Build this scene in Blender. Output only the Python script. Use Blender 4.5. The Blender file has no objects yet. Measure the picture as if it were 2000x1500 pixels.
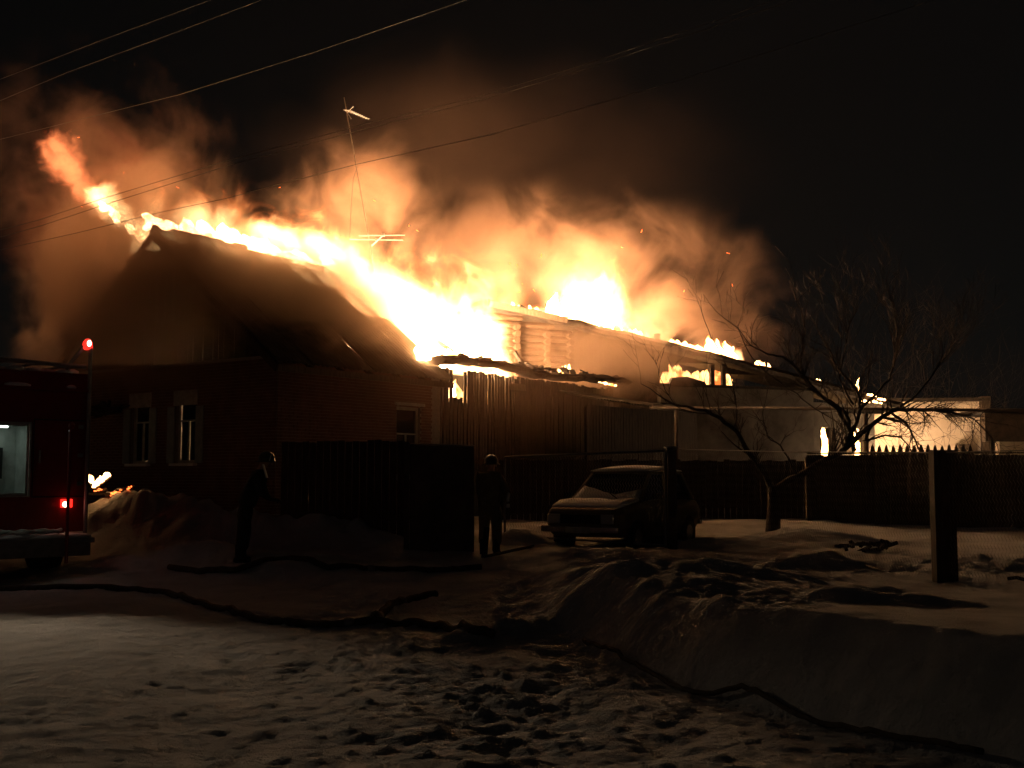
import bpy, bmesh, math, random
import numpy as np
from mathutils import Vector, Matrix, Euler, noise as mnoise

sc = bpy.context.scene
col = sc.collection
R = math.radians
rnd = random.Random(7)

# ------------------------------------------------------------------ camera
F_PX, TILT, EYE = 2200.0, math.atan(180 / 2200.0), 1.65
cd = bpy.data.cameras.new('camera')
cam = bpy.data.objects.new('camera', cd)
col.objects.link(cam)
cd.sensor_width = 36.0
cd.lens = 36.0 * F_PX / 2000.0
cd.clip_start, cd.clip_end = 0.05, 2000.0
cam.location = (0, 0, EYE)
cam.rotation_euler = (math.pi / 2 + TILT, 0, 0)
sc.camera = cam

# ------------------------------------------------------------------ night sky
world = bpy.data.worlds.new('World')
sc.world = world
world.use_nodes = True
wn = world.node_tree
wn.nodes.clear()
sky = wn.nodes.new('ShaderNodeTexSky')
sky.sky_type = 'NISHITA'
sky.sun_disc = False
sky.sun_elevation = R(2.0)
sky.sun_rotation = R(200.0)
bg = wn.nodes.new('ShaderNodeBackground')
bg.inputs['Strength'].default_value = 0.0010
hs = wn.nodes.new('ShaderNodeHueSaturation')
hs.inputs['Saturation'].default_value = 0.2
wo = wn.nodes.new('ShaderNodeOutputWorld')
wn.links.new(sky.outputs['Color'], hs.inputs['Color'])
wn.links.new(hs.outputs['Color'], bg.inputs['Color'])
wn.links.new(bg.outputs['Background'], wo.inputs['Surface'])

sc.view_settings.view_transform = 'Standard'
sc.view_settings.look = 'None'
sc.view_settings.exposure = 0.66
sc.view_settings.gamma = 1.0
sc.view_settings.use_curve_mapping = False
sc.render.engine = 'CYCLES'
cy = sc.cycles
cy.use_denoising = True
cy.max_bounces = 5
cy.diffuse_bounces = 2
cy.glossy_bounces = 2
cy.transmission_bounces = 4
cy.transparent_max_bounces = 24
cy.volume_bounces = 1
cy.volume_max_steps = 256
cy.volume_step_rate = 1.0
cy.sample_clamp_indirect = 3.0
cy.caustics_reflective = False
cy.caustics_refractive = False


def at(px, py, Y):
    """A photo pixel at forward distance Y, as a world point (to read off where things stand)."""
    a, b = (px - 1000) / F_PX, (py - 750) / F_PX
    c, s = math.cos(TILT), math.sin(TILT)
    d = Vector((a, c + b * s, s - b * c))
    k = Y / d.y
    return Vector((0, 0, EYE)) + d * k


# ------------------------------------------------------------------ materials
def new_mat(name):
    m = bpy.data.materials.new(name)
    m.use_nodes = True
    nt = m.node_tree
    nt.nodes.clear()
    out = nt.nodes.new('ShaderNodeOutputMaterial')
    return m, nt, out


def mat(name, c, c2=None, scale=6.0, rough=0.8, bump=0.0, bscale=None, metal=0.0, detail=6, spec=0.3, stretch=None, trans=0.0, coat=0.0):
    m, nt, out = new_mat(name)
    b = nt.nodes.new('ShaderNodeBsdfPrincipled')
    b.inputs['Roughness'].default_value = rough
    b.inputs['Metallic'].default_value = metal
    b.inputs['Specular IOR Level'].default_value = spec
    b.inputs['Transmission Weight'].default_value = trans
    b.inputs['Coat Weight'].default_value = coat
    nt.links.new(b.outputs[0], out.inputs['Surface'])
    tc = nt.nodes.new('ShaderNodeTexCoord')
    src = tc.outputs['Object']
    if stretch:
        mp = nt.nodes.new('ShaderNodeMapping')
        mp.inputs['Scale'].default_value = stretch
        nt.links.new(src, mp.inputs['Vector'])
        src = mp.outputs[0]
    if c2:
        n = nt.nodes.new('ShaderNodeTexNoise')
        n.inputs['Scale'].default_value = scale
        n.inputs['Detail'].default_value = detail
        n.inputs['Roughness'].default_value = 0.65
        nt.links.new(src, n.inputs['Vector'])
        rp = nt.nodes.new('ShaderNodeValToRGB')
        rp.color_ramp.elements[0].position, rp.color_ramp.elements[1].position = 0.35, 0.68
        rp.color_ramp.elements[0].color = (*c, 1)
        rp.color_ramp.elements[1].color = (*c2, 1)
        nt.links.new(n.outputs['Fac'], rp.inputs['Fac'])
        nt.links.new(rp.outputs['Color'], b.inputs['Base Color'])
    else:
        b.inputs['Base Color'].default_value = (*c, 1)
    if bump:
        n2 = nt.nodes.new('ShaderNodeTexNoise')
        n2.inputs['Scale'].default_value = bscale or scale * 4
        n2.inputs['Detail'].default_value = 5
        nt.links.new(src, n2.inputs['Vector'])
        bp = nt.nodes.new('ShaderNodeBump')
        bp.inputs['Strength'].default_value = bump
        bp.inputs['Distance'].default_value = 0.03
        nt.links.new(n2.outputs['Fac'], bp.inputs['Height'])
        nt.links.new(bp.outputs['Normal'], b.inputs['Normal'])
    return m


def mat_snow():
    m = mat('trampled_snow', (0.60, 0.615, 0.63), (0.82, 0.825, 0.83), 1.3, 0.95, spec=0.04, detail=8)
    nt = m.node_tree
    b = [n for n in nt.nodes if n.type == 'BSDF_PRINCIPLED'][0]
    tc = [n for n in nt.nodes if n.type == 'TEX_COORD'][0]
    prev = None
    for sc_, dist, st in ((8.0, 0.07, 0.8), (30.0, 0.035, 0.9), (100.0, 0.014, 0.9)):
        n = nt.nodes.new('ShaderNodeTexNoise')
        n.inputs['Scale'].default_value = sc_
        n.inputs['Detail'].default_value = 6
        n.inputs['Roughness'].default_value = 0.62
        nt.links.new(tc.outputs['Object'], n.inputs['Vector'])
        bp = nt.nodes.new('ShaderNodeBump')
        bp.inputs['Distance'].default_value = dist
        bp.inputs['Strength'].default_value = st
        nt.links.new(n.outputs['Fac'], bp.inputs['Height'])
        if prev: nt.links.new(prev.outputs['Normal'], bp.inputs['Normal'])
        prev = bp
    nt.links.new(prev.outputs['Normal'], b.inputs['Normal'])
    return m


def mat_emit(name, c, strength):
    m, nt, out = new_mat(name)
    e = nt.nodes.new('ShaderNodeEmission')
    e.inputs['Color'].default_value = (*c, 1)
    e.inputs['Strength'].default_value = strength
    nt.links.new(e.outputs[0], out.inputs['Surface'])
    return m


def mat_flame(name, strength, hot=(1, 0.60, 0.27), cool=(1, 0.30, 0.06)):
    """burning gas: yellow-white body, orange tongues (noise in the flame itself)"""
    m, nt, out = new_mat(name)
    e = nt.nodes.new('ShaderNodeEmission')
    tc = nt.nodes.new('ShaderNodeTexCoord')
    n = nt.nodes.new('ShaderNodeTexNoise')
    n.inputs['Scale'].default_value = 2.2
    n.inputs['Detail'].default_value = 3
    nt.links.new(tc.outputs['Object'], n.inputs['Vector'])
    rp = nt.nodes.new('ShaderNodeValToRGB')
    rp.color_ramp.elements[0].position, rp.color_ramp.elements[1].position = 0.33, 0.55
    rp.color_ramp.elements[0].color = (*[v * 0.35 for v in cool], 1)
    rp.color_ramp.elements[1].color = (*hot, 1)
    nt.links.new(n.outputs['Fac'], rp.inputs['Fac'])
    nt.links.new(rp.outputs['Color'], e.inputs['Color'])
    e.inputs['Strength'].default_value = strength
    nt.links.new(e.outputs[0], out.inputs['Surface'])
    return m


M = dict(
    brick=mat('brick_red', (0.13, 0.066, 0.048), (0.23, 0.115, 0.08), 3.0, 0.9, 0.3, 60),
    mortar=mat('mortar', (0.26, 0.23, 0.20), (0.36, 0.33, 0.29), 9, 0.95, 0.3, 60),
    charred=mat('charred_wood', (0.012, 0.010, 0.009), (0.05, 0.038, 0.028), 5, 0.85, 0.6, 40),
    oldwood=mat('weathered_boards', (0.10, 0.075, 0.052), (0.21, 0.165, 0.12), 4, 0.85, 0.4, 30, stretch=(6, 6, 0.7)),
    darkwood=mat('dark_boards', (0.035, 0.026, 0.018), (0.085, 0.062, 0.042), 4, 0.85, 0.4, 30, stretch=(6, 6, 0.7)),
    log=mat('log_timber', (0.035, 0.021, 0.013), (0.085, 0.054, 0.033), 3, 0.8, 0.4, 22, stretch=(0.6, 5, 5)),
    logend=mat('log_end_grain', (0.05, 0.032, 0.02), (0.10, 0.066, 0.042), 12, 0.85, 0.3, 40),
    slate=mat('corrugated_cement', (0.085, 0.078, 0.068), (0.17, 0.155, 0.135), 2.2, 0.9, 0.25, 40),
    whitepaint=mat('white_paint', (0.32, 0.32, 0.29), (0.52, 0.52, 0.48), 7, 0.6, 0.1),
    bluepaint=mat('blue_grey_paint', (0.22, 0.28, 0.29), (0.32, 0.38, 0.38), 7, 0.6, 0.1),
    glass=mat('dark_pane', (0.015, 0.017, 0.02), rough=0.08, spec=0.6),
    plaster=mat('grey_plaster', (0.07, 0.066, 0.06), (0.20, 0.19, 0.172), 0.7, 0.95, 0.25, 25),
    whitewash=mat('whitewashed_wall', (0.55, 0.46, 0.36), (0.74, 0.66, 0.55), 0.9, 0.95, 0.25, 25),
    steel=mat('grey_steel', (0.22, 0.22, 0.22), (0.33, 0.32, 0.31), 8, 0.55, 0.1, metal=0.6),
    galv=mat('galvanised_wire', (0.24, 0.23, 0.22), (0.36, 0.35, 0.33), 20, 0.5, metal=0.5),
    rust=mat('rusty_sheet', (0.07, 0.055, 0.045), (0.14, 0.105, 0.08), 3, 0.75, 0.2, metal=0.2),
    alu=mat('aluminium_tube', (0.12, 0.115, 0.11), (0.17, 0.165, 0.16), 9, 0.4, metal=0.4),
    snow=mat('old_snow', (0.66, 0.68, 0.70), (0.80, 0.81, 0.82), 2.0, 0.75, 0.35, 24),
    snowfield=mat_snow(),
    bark=mat('apple_bark', (0.025, 0.019, 0.015), (0.055, 0.042, 0.033), 9, 0.9, 0.5, 40),
    twig=mat('bare_twig', (0.03, 0.021, 0.016), (0.06, 0.042, 0.03), 9, 0.85),
    hose=mat('canvas_fire_hose', (0.055, 0.045, 0.036), (0.11, 0.09, 0.07), 14, 0.85, 0.4, 60),
    truckred=mat('fire_truck_red', (0.20, 0.010, 0.009), (0.26, 0.016, 0.013), 3, 0.42, 0.05, coat=0.3),
    blackrub=mat('black_rubber', (0.018, 0.018, 0.018), (0.03, 0.03, 0.03), 14, 0.85, 0.2),
    cream=mat('cream_curtain', (0.42, 0.47, 0.43), (0.55, 0.60, 0.56), 6, 0.8, 0.2),
    chrome=mat('worn_chrome', (0.55, 0.55, 0.55), rough=0.25, metal=0.9),
    carpaint=mat('car_paint_sand', (0.13, 0.11, 0.07), (0.17, 0.145, 0.095), 2, 0.6),
    cloth=mat('fire_suit_cloth', (0.022, 0.02, 0.018), (0.04, 0.036, 0.03), 9, 0.9, 0.3),
    khaki=mat('khaki_fire_suit', (0.14, 0.115, 0.065), (0.21, 0.17, 0.10), 7, 0.9, 0.3),
    skin=mat('skin', (0.42, 0.26, 0.19), rough=0.6),
    strip=mat('reflective_strip', (0.75, 0.76, 0.70), rough=0.35, spec=0.7),
    helmet=mat('helmet_shell', (0.05, 0.045, 0.035), (0.09, 0.08, 0.06), 6, 0.35),
    wire=mat('wire_cable', (0.05, 0.043, 0.036), rough=0.7),
    lens=mat('headlamp_glass', (0.45, 0.45, 0.43), rough=0.1, spec=0.7),
    ember=mat_emit('ember', (1, 0.16, 0.03), 3.0),
    beacon=mat_emit('red_lamp', (1, 0.02, 0.012), 1.6),
    lamphot=mat_emit('lamp_filament', (1, 0.42, 0.30), 9.0),
)


# ------------------------------------------------------------------ objects
ROOT = {}


def tag(o, label=None, cat=None, group=None, kind=None):
    if label: o['label'] = label
    if cat: o['category'] = cat
    if group: o['group'] = group
    if kind: o['kind'] = kind
    return o


def thing(name, label, cat, loc=(0, 0, 0), rz=0.0, group=None):
    o = bpy.data.objects.new(name, None)
    o.empty_display_size = 0.2
    col.objects.link(o)
    o.location = loc
    o.rotation_euler = (0, 0, rz)
    return tag(o, label, cat, group)


def link(name, me, parent=None):
    o = bpy.data.objects.new(name, me)
    col.objects.link(o)
    if parent: o.parent = parent
    return o


class MB:
    def __init__(s):
        s.v, s.f = [], []

    def add(s, vs, fs):
        k = len(s.v)
        s.v += [tuple(v) for v in vs]
        s.f += [tuple(i + k for i in f) for f in fs]
        return s

    def box(s, c, d, rot=None, jit=0.0):
        c = Vector(c)
        vs = []
        for z in (-.5, .5):
            for x, y in ((-.5, -.5), (.5, -.5), (.5, .5), (-.5, .5)):
                p = Vector((x * d[0], y * d[1], z * d[2]))
                if jit: p += Vector((rnd.uniform(-jit, jit), rnd.uniform(-jit, jit), rnd.uniform(-jit, jit)))
                if rot: p = rot @ p
                vs.append(c + p)
        return s.add(vs, [(3, 2, 1, 0), (4, 5, 6, 7), (0, 1, 5, 4), (1, 2, 6, 5), (2, 3, 7, 6), (3, 0, 4, 7)])

    def span(s, lo, hi, jit=0.0):
        lo, hi = Vector(lo), Vector(hi)
        return s.box((lo + hi) / 2, hi - lo, jit=jit)

    def bar(s, a, b, w, h=None, up=(0, 0, 1)):
        a, b = Vector(a), Vector(b)
        h = h or w
        d = (b - a)
        L = d.length
        d.normalize()
        u = Vector(up)
        if abs(d.dot(u)) > 0.98: u = Vector((1, 0, 0))
        sd = d.cross(u).normalized()
        u = sd.cross(d)
        rot = Matrix((d, sd, u)).transposed()
        return s.box((a + b) / 2, (L, w, h), rot)

    def tube(s, pts, r, n=8, cap=True):
        pts = [Vector(p) for p in pts]
        rs = r if isinstance(r, (list, tuple)) else [r] * len(pts)
        rings = []
        pu = None
        for i, p in enumerate(pts):
            d = (pts[min(i + 1, len(pts) - 1)] - pts[max(i - 1, 0)]).normalized()
            u = pu if pu is not None else (Vector((0, 0, 1)) if abs(d.z) < 0.9 else Vector((1, 0, 0)))
            sd = d.cross(u)
            if sd.length < 1e-4: sd = d.orthogonal()
            sd.normalize()
            u = sd.cross(d)
            pu = u
            rings.append([p + (math.cos(2 * math.pi * k / n) * sd + math.sin(2 * math.pi * k / n) * u) * rs[i] for k in range(n)])
        return s.loft(rings, cap)

    def loft(s, rings, cap=True):
        n = len(rings[0])
        vs = [p for r_ in rings for p in r_]
        fs = []
        for i in range(len(rings) - 1):
            for k in range(n):
                a, b = i * n + k, i * n + (k + 1) % n
                fs.append((a, b, b + n, a + n))
        if cap:
            fs.append(tuple(reversed(range(n))))
            fs.append(tuple((len(rings) - 1) * n + k for k in range(n)))
        return s.add(vs, fs)

    def ball(s, c, r, nu=10, nv=7):
        c = Vector(c)
        r = Vector(r) if hasattr(r, '__len__') else Vector((r, r, r))
        rings = []
        for j in range(nv + 1):
            t = math.pi * (j + 0.02) / (nv + 0.04)
            rings.append([c + Vector((r.x * math.sin(t) * math.cos(2 * math.pi * k / nu), r.y * math.sin(t) * math.sin(2 * math.pi * k / nu), -r.z * math.cos(t))) for k in range(nu)])
        return s.loft(rings)

    def build(s, name, m, parent=None, smooth=False, origin=None, bevel=0.0):
        o_ = Vector(origin) if origin is not None else Vector((0, 0, 0))
        me = bpy.data.meshes.new(name)
        me.from_pydata([tuple(Vector(v) - o_) for v in s.v] if origin is not None else s.v, [], s.f)
        me.materials.append(m)
        if smooth: me.polygons.foreach_set('use_smooth', [True] * len(me.polygons))
        o = link(name, me, parent)
        if bevel:
            bv = o.modifiers.new('bevel', 'BEVEL')
            bv.width, bv.segments, bv.limit_method = bevel, 2, 'ANGLE'
        return o


# ------------------------------------------------------------------ ground
def _hash(ix, iy, seed):
    h = (ix.astype(np.int64) * 374761393 + iy.astype(np.int64) * 668265263 + seed * 1274126177) & 0x7fffffff
    h = ((h ^ (h >> 13)) * 1274126177) & 0x7fffffff
    return ((h ^ (h >> 16)) & 0xffff) / 65535.0


def vnoise(x, y, seed=0):
    ix, iy = np.floor(x), np.floor(y)
    fx, fy = x - ix, y - iy
    fx, fy = fx * fx * (3 - 2 * fx), fy * fy * (3 - 2 * fy)
    a, b = _hash(ix, iy, seed), _hash(ix + 1, iy, seed)
    c, d = _hash(ix, iy + 1, seed), _hash(ix + 1, iy + 1, seed)
    return (a + (b - a) * fx) * (1 - fy) + (c + (d - c) * fx) * fy - 0.5


def fbm(x, y, octv=4, seed=0, gain=0.5):
    t, a = 0, 1.0
    for k in range(octv):
        c, s_ = math.cos(0.6 * k), math.sin(0.6 * k)
        t = t + a * vnoise((x * c - y * s_) * 2 ** k + 17.3 * k, (x * s_ + y * c) * 2 ** k, seed + k)
        a *= gain
    return t


def sstep(a, b, x):
    t = np.clip((x - a) / (b - a), 0, 1)
    return t * t * (3 - 2 * t)


# line of the plough bank: foot and crest, nearest first (x, y)
FOOT = np.array([(9.0, 1.0), (4.5, 4.0), (2.75, 6.4), (1.97, 7.7), (1.30, 9.0), (0.74, 10.7), (0.35, 12.0), (0.3, 13.5)])
BUMPS = [  # x, y, radius x, radius y, height, turn
    (1.15, 12.2, 1.1, 0.60, 0.20, 0.1), (1.75, 11.3, 0.70, 0.50, 0.18, 0.1), (0.75, 12.9, 0.7, 0.45, 0.18, 0.0), (2.3, 12.2, 1.2, 0.8, 0.14, 0.0),
    (2.3, 14.6, 1.0, 0.32, 0.20, -0.45), (3.1, 13.3, 0.75, 0.22, 0.22, -0.4), (2.5, 12.6, 0.7, 0.2, 0.17, -0.35),
    (3.2, 15.3, 0.9, 0.28, 0.14, -0.5), (2.2, 13.4, 0.55, 0.2, 0.17, -0.4), (3.5, 11.2, 0.42, 0.20, 0.15, -0.35),
    (3.05, 10.5, 0.42, 0.2, 0.14, -0.35), (3.65, 10.2, 0.5, 0.14, 0.09, -0.4), (2.55, 10.9, 0.28, 0.16, 0.07, -0.3),
    (1.7, 15.6, 1.4, 0.5, 0.20, 0.1), (1.9, 19.3, 2.1, 0.6, 0.24, 0.0), (0.6, 16.2, 0.9, 0.45, 0.18, 0.0), (2.6, 16.6, 1.2, 0.5, 0.14, -0.1),
    (4.9, 18.2, 0.8, 0.3, 0.22, -0.2), (0.15, 13.6, 0.5, 0.35, 0.16, 0.3), (-0.1, 11.6, 0.6, 0.3, 0.13, 0.4),
    (-7.3, 22.6, 1.9, 1.0, 1.05, 0.3), (-5.9, 21.5, 1.5, 0.8, 0.7, -0.2), (-3.4, 21.4, 1.6, 0.7, 0.55, 0.0),
    (-5.2, 18.9, 1.8, 0.7, 0.35, 0.4), (-3.6, 17.8, 1.2, 0.5, 0.22, 0.1), (0.2, 22.0, 0.6, 0.5, 0.35, 0.0),
    (5.9, 22.6, 1.6, 0.8, 0.3, 0.0), (7.6, 17.5, 2.0, 0.9, 0.22, -0.2), (6.2, 27.0, 3.2, 0.9, 0.12, 0.0),
]


def height(x, y):
    x, y = np.asarray(x, float), np.asarray(y, float)
    h = 0.28 * sstep(15, 22, y) + 0.22 * sstep(22, 28, y)
    lump = sstep(-3.6, -0.6, x + 0.10 * (y - 10)) * (1 - sstep(24, 30, y))
    n = fbm(x * 1.1, y * 1.4, 3, 3)
    h = h + 0.05 * n
    fine = fbm(x * 3.2, y * 4.2, 4, 11, 0.62)
    near = 1 - sstep(17, 22, y)
    patch = np.clip(0.55 + 1.6 * fbm(x * 0.42, y * 0.36, 3, 97), 0.1, 1.2)
    h = h + near * (0.026 + 0.024 * lump * patch) * fine
    clod = np.maximum(fbm(x * 5.5, y * 6.0, 3, 29, 0.6) - 0.16, 0)
    h = h + near * lump * patch * 0.075 * clod
    crumb = np.maximum(fbm(x * 10.5, y * 11.0, 2, 83, 0.6) - 0.12, 0)
    h = h + near * (0.45 + 0.65 * lump * patch) * 0.075 * crumb
    # wheel ruts along the street
    rut = np.sin((x * 0.85 + y * 0.35) * 3.4 + 2 * fbm(x * 0.3, y * 0.3, 2, 5)) * 0.018
    h = h + rut * (1 - lump) * near
    # plough bank on the right
    fx = np.interp(y, FOOT[:, 1], FOOT[:, 0]) + 0.16 * fbm(x * 0 + 3.3, y * 0.55, 2, 41)
    inside = (x - fx)
    fade = 1.06 - 0.80 * np.clip((y - 8.0) / 8.5, 0, 1) - 0.26 * sstep(15, 17.5, y)
    face = np.clip(inside / 0.62, 0, 1)
    bank = (face ** 0.9 * 0.64 - 0.03 * np.clip(inside - 0.62, 0, 2.0)) * fade
    rim_ = sstep(0.25, 0.7, inside) * (1 - sstep(1.1, 2.2, inside)) * sstep(8.5, 10.5, y) * fade
    bank = bank + rim_ * (0.20 * np.maximum(fbm(x * 3.6, y * 3.9, 3, 101, 0.6) - 0.05, 0) + 0.10 * np.maximum(fbm(x * 9.0, y * 9.0, 2, 107) - 0.1, 0))
    bank = bank + 0.012 * fbm(x * 6.0, y * 6.0, 3, 113, 0.6) * sstep(0.0, 0.4, inside) * fade
    bank = bank + sstep(0.0, 0.5, inside) * 0.06 * fbm(x * 2.3, y * 2.3, 3, 51) * (1 - sstep(0.8, 1.6, inside))
    h = h * (1 - 0.9 * sstep(-0.1, 0.5, inside) * fade * near) + bank
    h = h + 0.20 * sstep(1.0, 4.0, inside) * sstep(13.5, 16, y) * (1 - sstep(16, 20, y)) * 0.6
    for bx, by, rx, ry, bh, tr in BUMPS:
        c, s_ = math.cos(tr), math.sin(tr)
        u, v = ((x - bx) * c + (y - by) * s_) / rx, (-(x - bx) * s_ + (y - by) * c) / ry
        wob = 1 + 0.55 * fbm(x * 1.7 + bx, y * 1.9, 3, 61)
        q = (u * u + v * v) * wob
        h = h + bh * np.exp(-q * 1.1) * (1 + 0.35 * fbm(x * 3.1, y * 3.1, 2, 71))
    return h


def hz(x, y):
    return float(height(np.array([x]), np.array([y]))[0])


def make_ground():
    xs = np.concatenate([-np.geomspace(400, 9.2, 40), np.linspace(-9, 9.5, 420), np.geomspace(9.7, 400, 40)])
    ys = [-60.0, -30, -15, -8, -4, 0, 2, 3.5, 4.5]
    y = 5.2
    while y < 34:
        ys.append(y)
        y += max(0.028, y * 0.0046)
    ys += list(np.geomspace(34.2, 900, 40))
    ys = np.array(ys)
    X, Y = np.meshgrid(xs, ys)
    Z = height(X, Y)
    nx, ny = len(xs), len(ys)
    co = np.stack([X, Y, Z], -1).reshape(-1, 3)
    i = (np.arange(ny - 1)[:, None] * nx + np.arange(nx - 1)[None, :]).reshape(-1)
    quads = np.stack([i, i + 1, i + 1 + nx, i + nx], 1)
    me = bpy.data.meshes.new('snowy_ground')
    me.vertices.add(len(co))
    me.vertices.foreach_set('co', co.ravel().astype(np.float32))
    me.loops.add(quads.size)
    me.loops.foreach_set('vertex_index', quads.ravel().astype(np.int32))
    me.polygons.add(len(quads))
    me.polygons.foreach_set('loop_start', np.arange(0, quads.size, 4, dtype=np.int32))
    me.polygons.foreach_set('use_smooth', np.ones(len(quads), bool))
    me.update(calc_edges=True)
    me.materials.append(M['snowfield'])
    o = link('snowy_ground', me)
    tag(o, kind='structure')
    return o


make_ground()


# ------------------------------------------------------------------ brick house
AX = R(54.83)                       # direction of the house's long side
HOUSE0 = Vector((-5.44, 26.0, 0.42))
HW, HL, EAVE, RIDGE = 8.3, 6.0, 4.05, 7.30
hou = thing('brick_house', 'red brick house with burning corrugated gable roof, two windows beside the fire truck', 'house', HOUSE0, AX)


def wall_segments(L, H, ops):
    """rectangles of a wall L x H with openings (u0, u1, z0, z1), sorted by u0, not overlapping"""
    out, u = [], 0.0
    for a, b, z0, z1 in sorted(ops):
        out.append((u, a, 0.0, H))
        if z0 > 0: out.append((a, b, 0.0, z0))
        if z1 < H: out.append((a, b, z1, H))
        u = b
    out.append((u, L, 0.0, H))
    return out


GABLE_OPS = [(2.82, 3.58, 1.55, 3.25), (4.62, 5.36, 1.55, 3.25)]
SIDE_OPS = [(4.2, 5.15, 1.20, 3.05)]
mb = MB()
for a, b, z0, z1 in wall_segments(HW, EAVE, GABLE_OPS):
    mb.span((0.0, a, z0), (0.36, b, z1))
for a, b, z0, z1 in wall_segments(HL - 0.36, EAVE, [(a - 0.36, b - 0.36, c, d) for a, b, c, d in SIDE_OPS]):
    mb.span((0.36 + a, 0.0, z0), (0.36 + b, 0.36, z1))
mb.span((0.36, HW - 0.36, 0), (HL, HW, EAVE))
mb.build('wall', M['mortar'], hou)
mb = MB()
mb.span((-0.09, -0.09, -0.6), (0.4, HW + 0.05, 0.34)).span((0.41, -0.09, -0.6), (HL, 0.3, 0.34))
mb.build('plinth', M['plaster'], hou)

# bricks: the ones the fire light picks out are pieces of their own, the rest of the courses are joined
BL, BH, J = 0.25, 0.066, 0.011
unit = MB().box((0, 0, 0), (0.03, BL, BH)).build('brick', M['brick'], hou)
unit_s = MB().box((0, 0, 0), (BL, 0.03, BH)).build('brick', M['brick'], hou)
used = {'g': False, 's': False}
rest = MB()
nb = 0


def hits(ops, a, b, z0, z1):
    return any(a < o[1] and b > o[0] and z0 < o[3] and z1 > o[2] for o in ops)


def put_brick(kind, u, z, ln, single):
    global nb
    c = (-0.004 + rnd.uniform(-.003, .003), u, z) if kind == 'g' else (u, -0.004 + rnd.uniform(-.003, .003), z)
    if single and nb < 292 and abs(ln - BL) < 0.01:
        src = unit if kind == 'g' else unit_s
        if used[kind]:
            o = src.copy()
            col.objects.link(o)
            o.parent = hou
        else:
            o = src
            used[kind] = True
        o.location = c
        nb += 1
    else:
        rest.box(c, (0.03, ln, BH) if kind == 'g' else (ln, 0.03, BH))


for kind, L, ops in (('g', HW, GABLE_OPS), ('s', HL - 0.35, SIDE_OPS)):
    row = 0
    z = 0.36 + BH / 2
    while z < EAVE - 0.05:
        u = (-0.13 if row % 2 else 0.0)
        while u < L:
            a, b = max(u, 0.005), min(u + BL, L - 0.005)
            if b - a > 0.05:
                for o in ops:
                    if z + BH / 2 > o[2] - 0.02 and z - BH / 2 < o[3] + 0.02:
                        if a < o[0] < b: b = o[0] - 0.01
                        if a < o[1] < b: a = o[1] + 0.01
                if b - a > 0.05 and not hits(ops, a, b, z - BH / 2, z + BH / 2):
                    lit = (kind == 'g' and 5.45 < a < 6.9 and 1.2 < z < 3.3) or (kind == 's' and a > 4.0 and z > 3.1)
                    put_brick(kind, (a + b) / 2, z, b - a, lit)
            u += BL + J
        z += BH + J
        row += 1
tag(rest.build('brick_course', M['brick'], hou), kind='stuff')


def window(parent, kind, u0, u1, z0, z1, shutter=False):
    """a wooden window set back in its opening: frame, mullions, panes, board over the top"""
    def P(u, d, z): return (d, u, z) if kind == 'g' else (u, d, z)
    def spn(m_, a, b): m_.span([min(p, q) for p, q in zip(a, b)], [max(p, q) for p, q in zip(a, b)])
    f = MB()
    w = 0.075
    for a in ((u0, u0 + w, z0, z1), (u1 - w, u1, z0, z1), (u0 + w, u1 - w, z0, z0 + w), (u0 + w, u1 - w, z1 - w, z1)):
        spn(f, P(a[0], 0.07, a[2]), P(a[1], 0.17, a[3]))
    fr = f.build('window', M['whitepaint'], parent)
    m_ = MB()
    um, zt = (u0 + u1) / 2, z0 + (z1 - z0) * 0.62
    spn(m_, P(um - 0.025, 0.08, z0 + w), P(um + 0.025, 0.15, zt - 0.021))
    spn(m_, P(u0 + w, 0.08, zt - 0.02), P(u1 - w, 0.15, zt + 0.02))
    m_.build('mullion', M['whitepaint'], fr)
    for a, b, c, d in ((u0 + w, um - 0.025, z0 + w, zt - 0.02), (um + 0.025, u1 - w, z0 + w, zt - 0.02), (u0 + w, u1 - w, zt + 0.02, z1 - w)):
        g = MB()
        spn(g, P(a + .002, 0.115, c + .002), P(b - .002, 0.125, d - .002))
        g.build('pane', M['glass'], fr)
    s = MB()
    spn(s, P(u0 - 0.08, -0.14, z0 - 0.07), P(u1 + 0.08, 0.06, z0 - 0.004))
    s.build('sill', M['snow'], fr)
    return fr


for a, b, z0, z1 in GABLE_OPS:
    window(hou, 'g', a, b, z0, z1)
    mb = MB().span((-0.05, a - 0.07, z1 - 0.27), (-0.022, b + 0.07, z1 + 0.1))
    mb.build('head_board', M['whitepaint'], hou)
    for e in (a - 0.30, b + 0.02):           # open shutters, blue-grey boards
        mb = MB().span((-0.055, e, z0), (-0.024, e + 0.27, z1 - 0.30))
        mb.build('shutter', M['bluepaint'], hou)
window(hou, 's', *SIDE_OPS[0])
MB().span((4.1, -0.06, 3.09), (5.3, -0.022, 3.17)).build('head_board', M['whitepaint'], hou)

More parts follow.
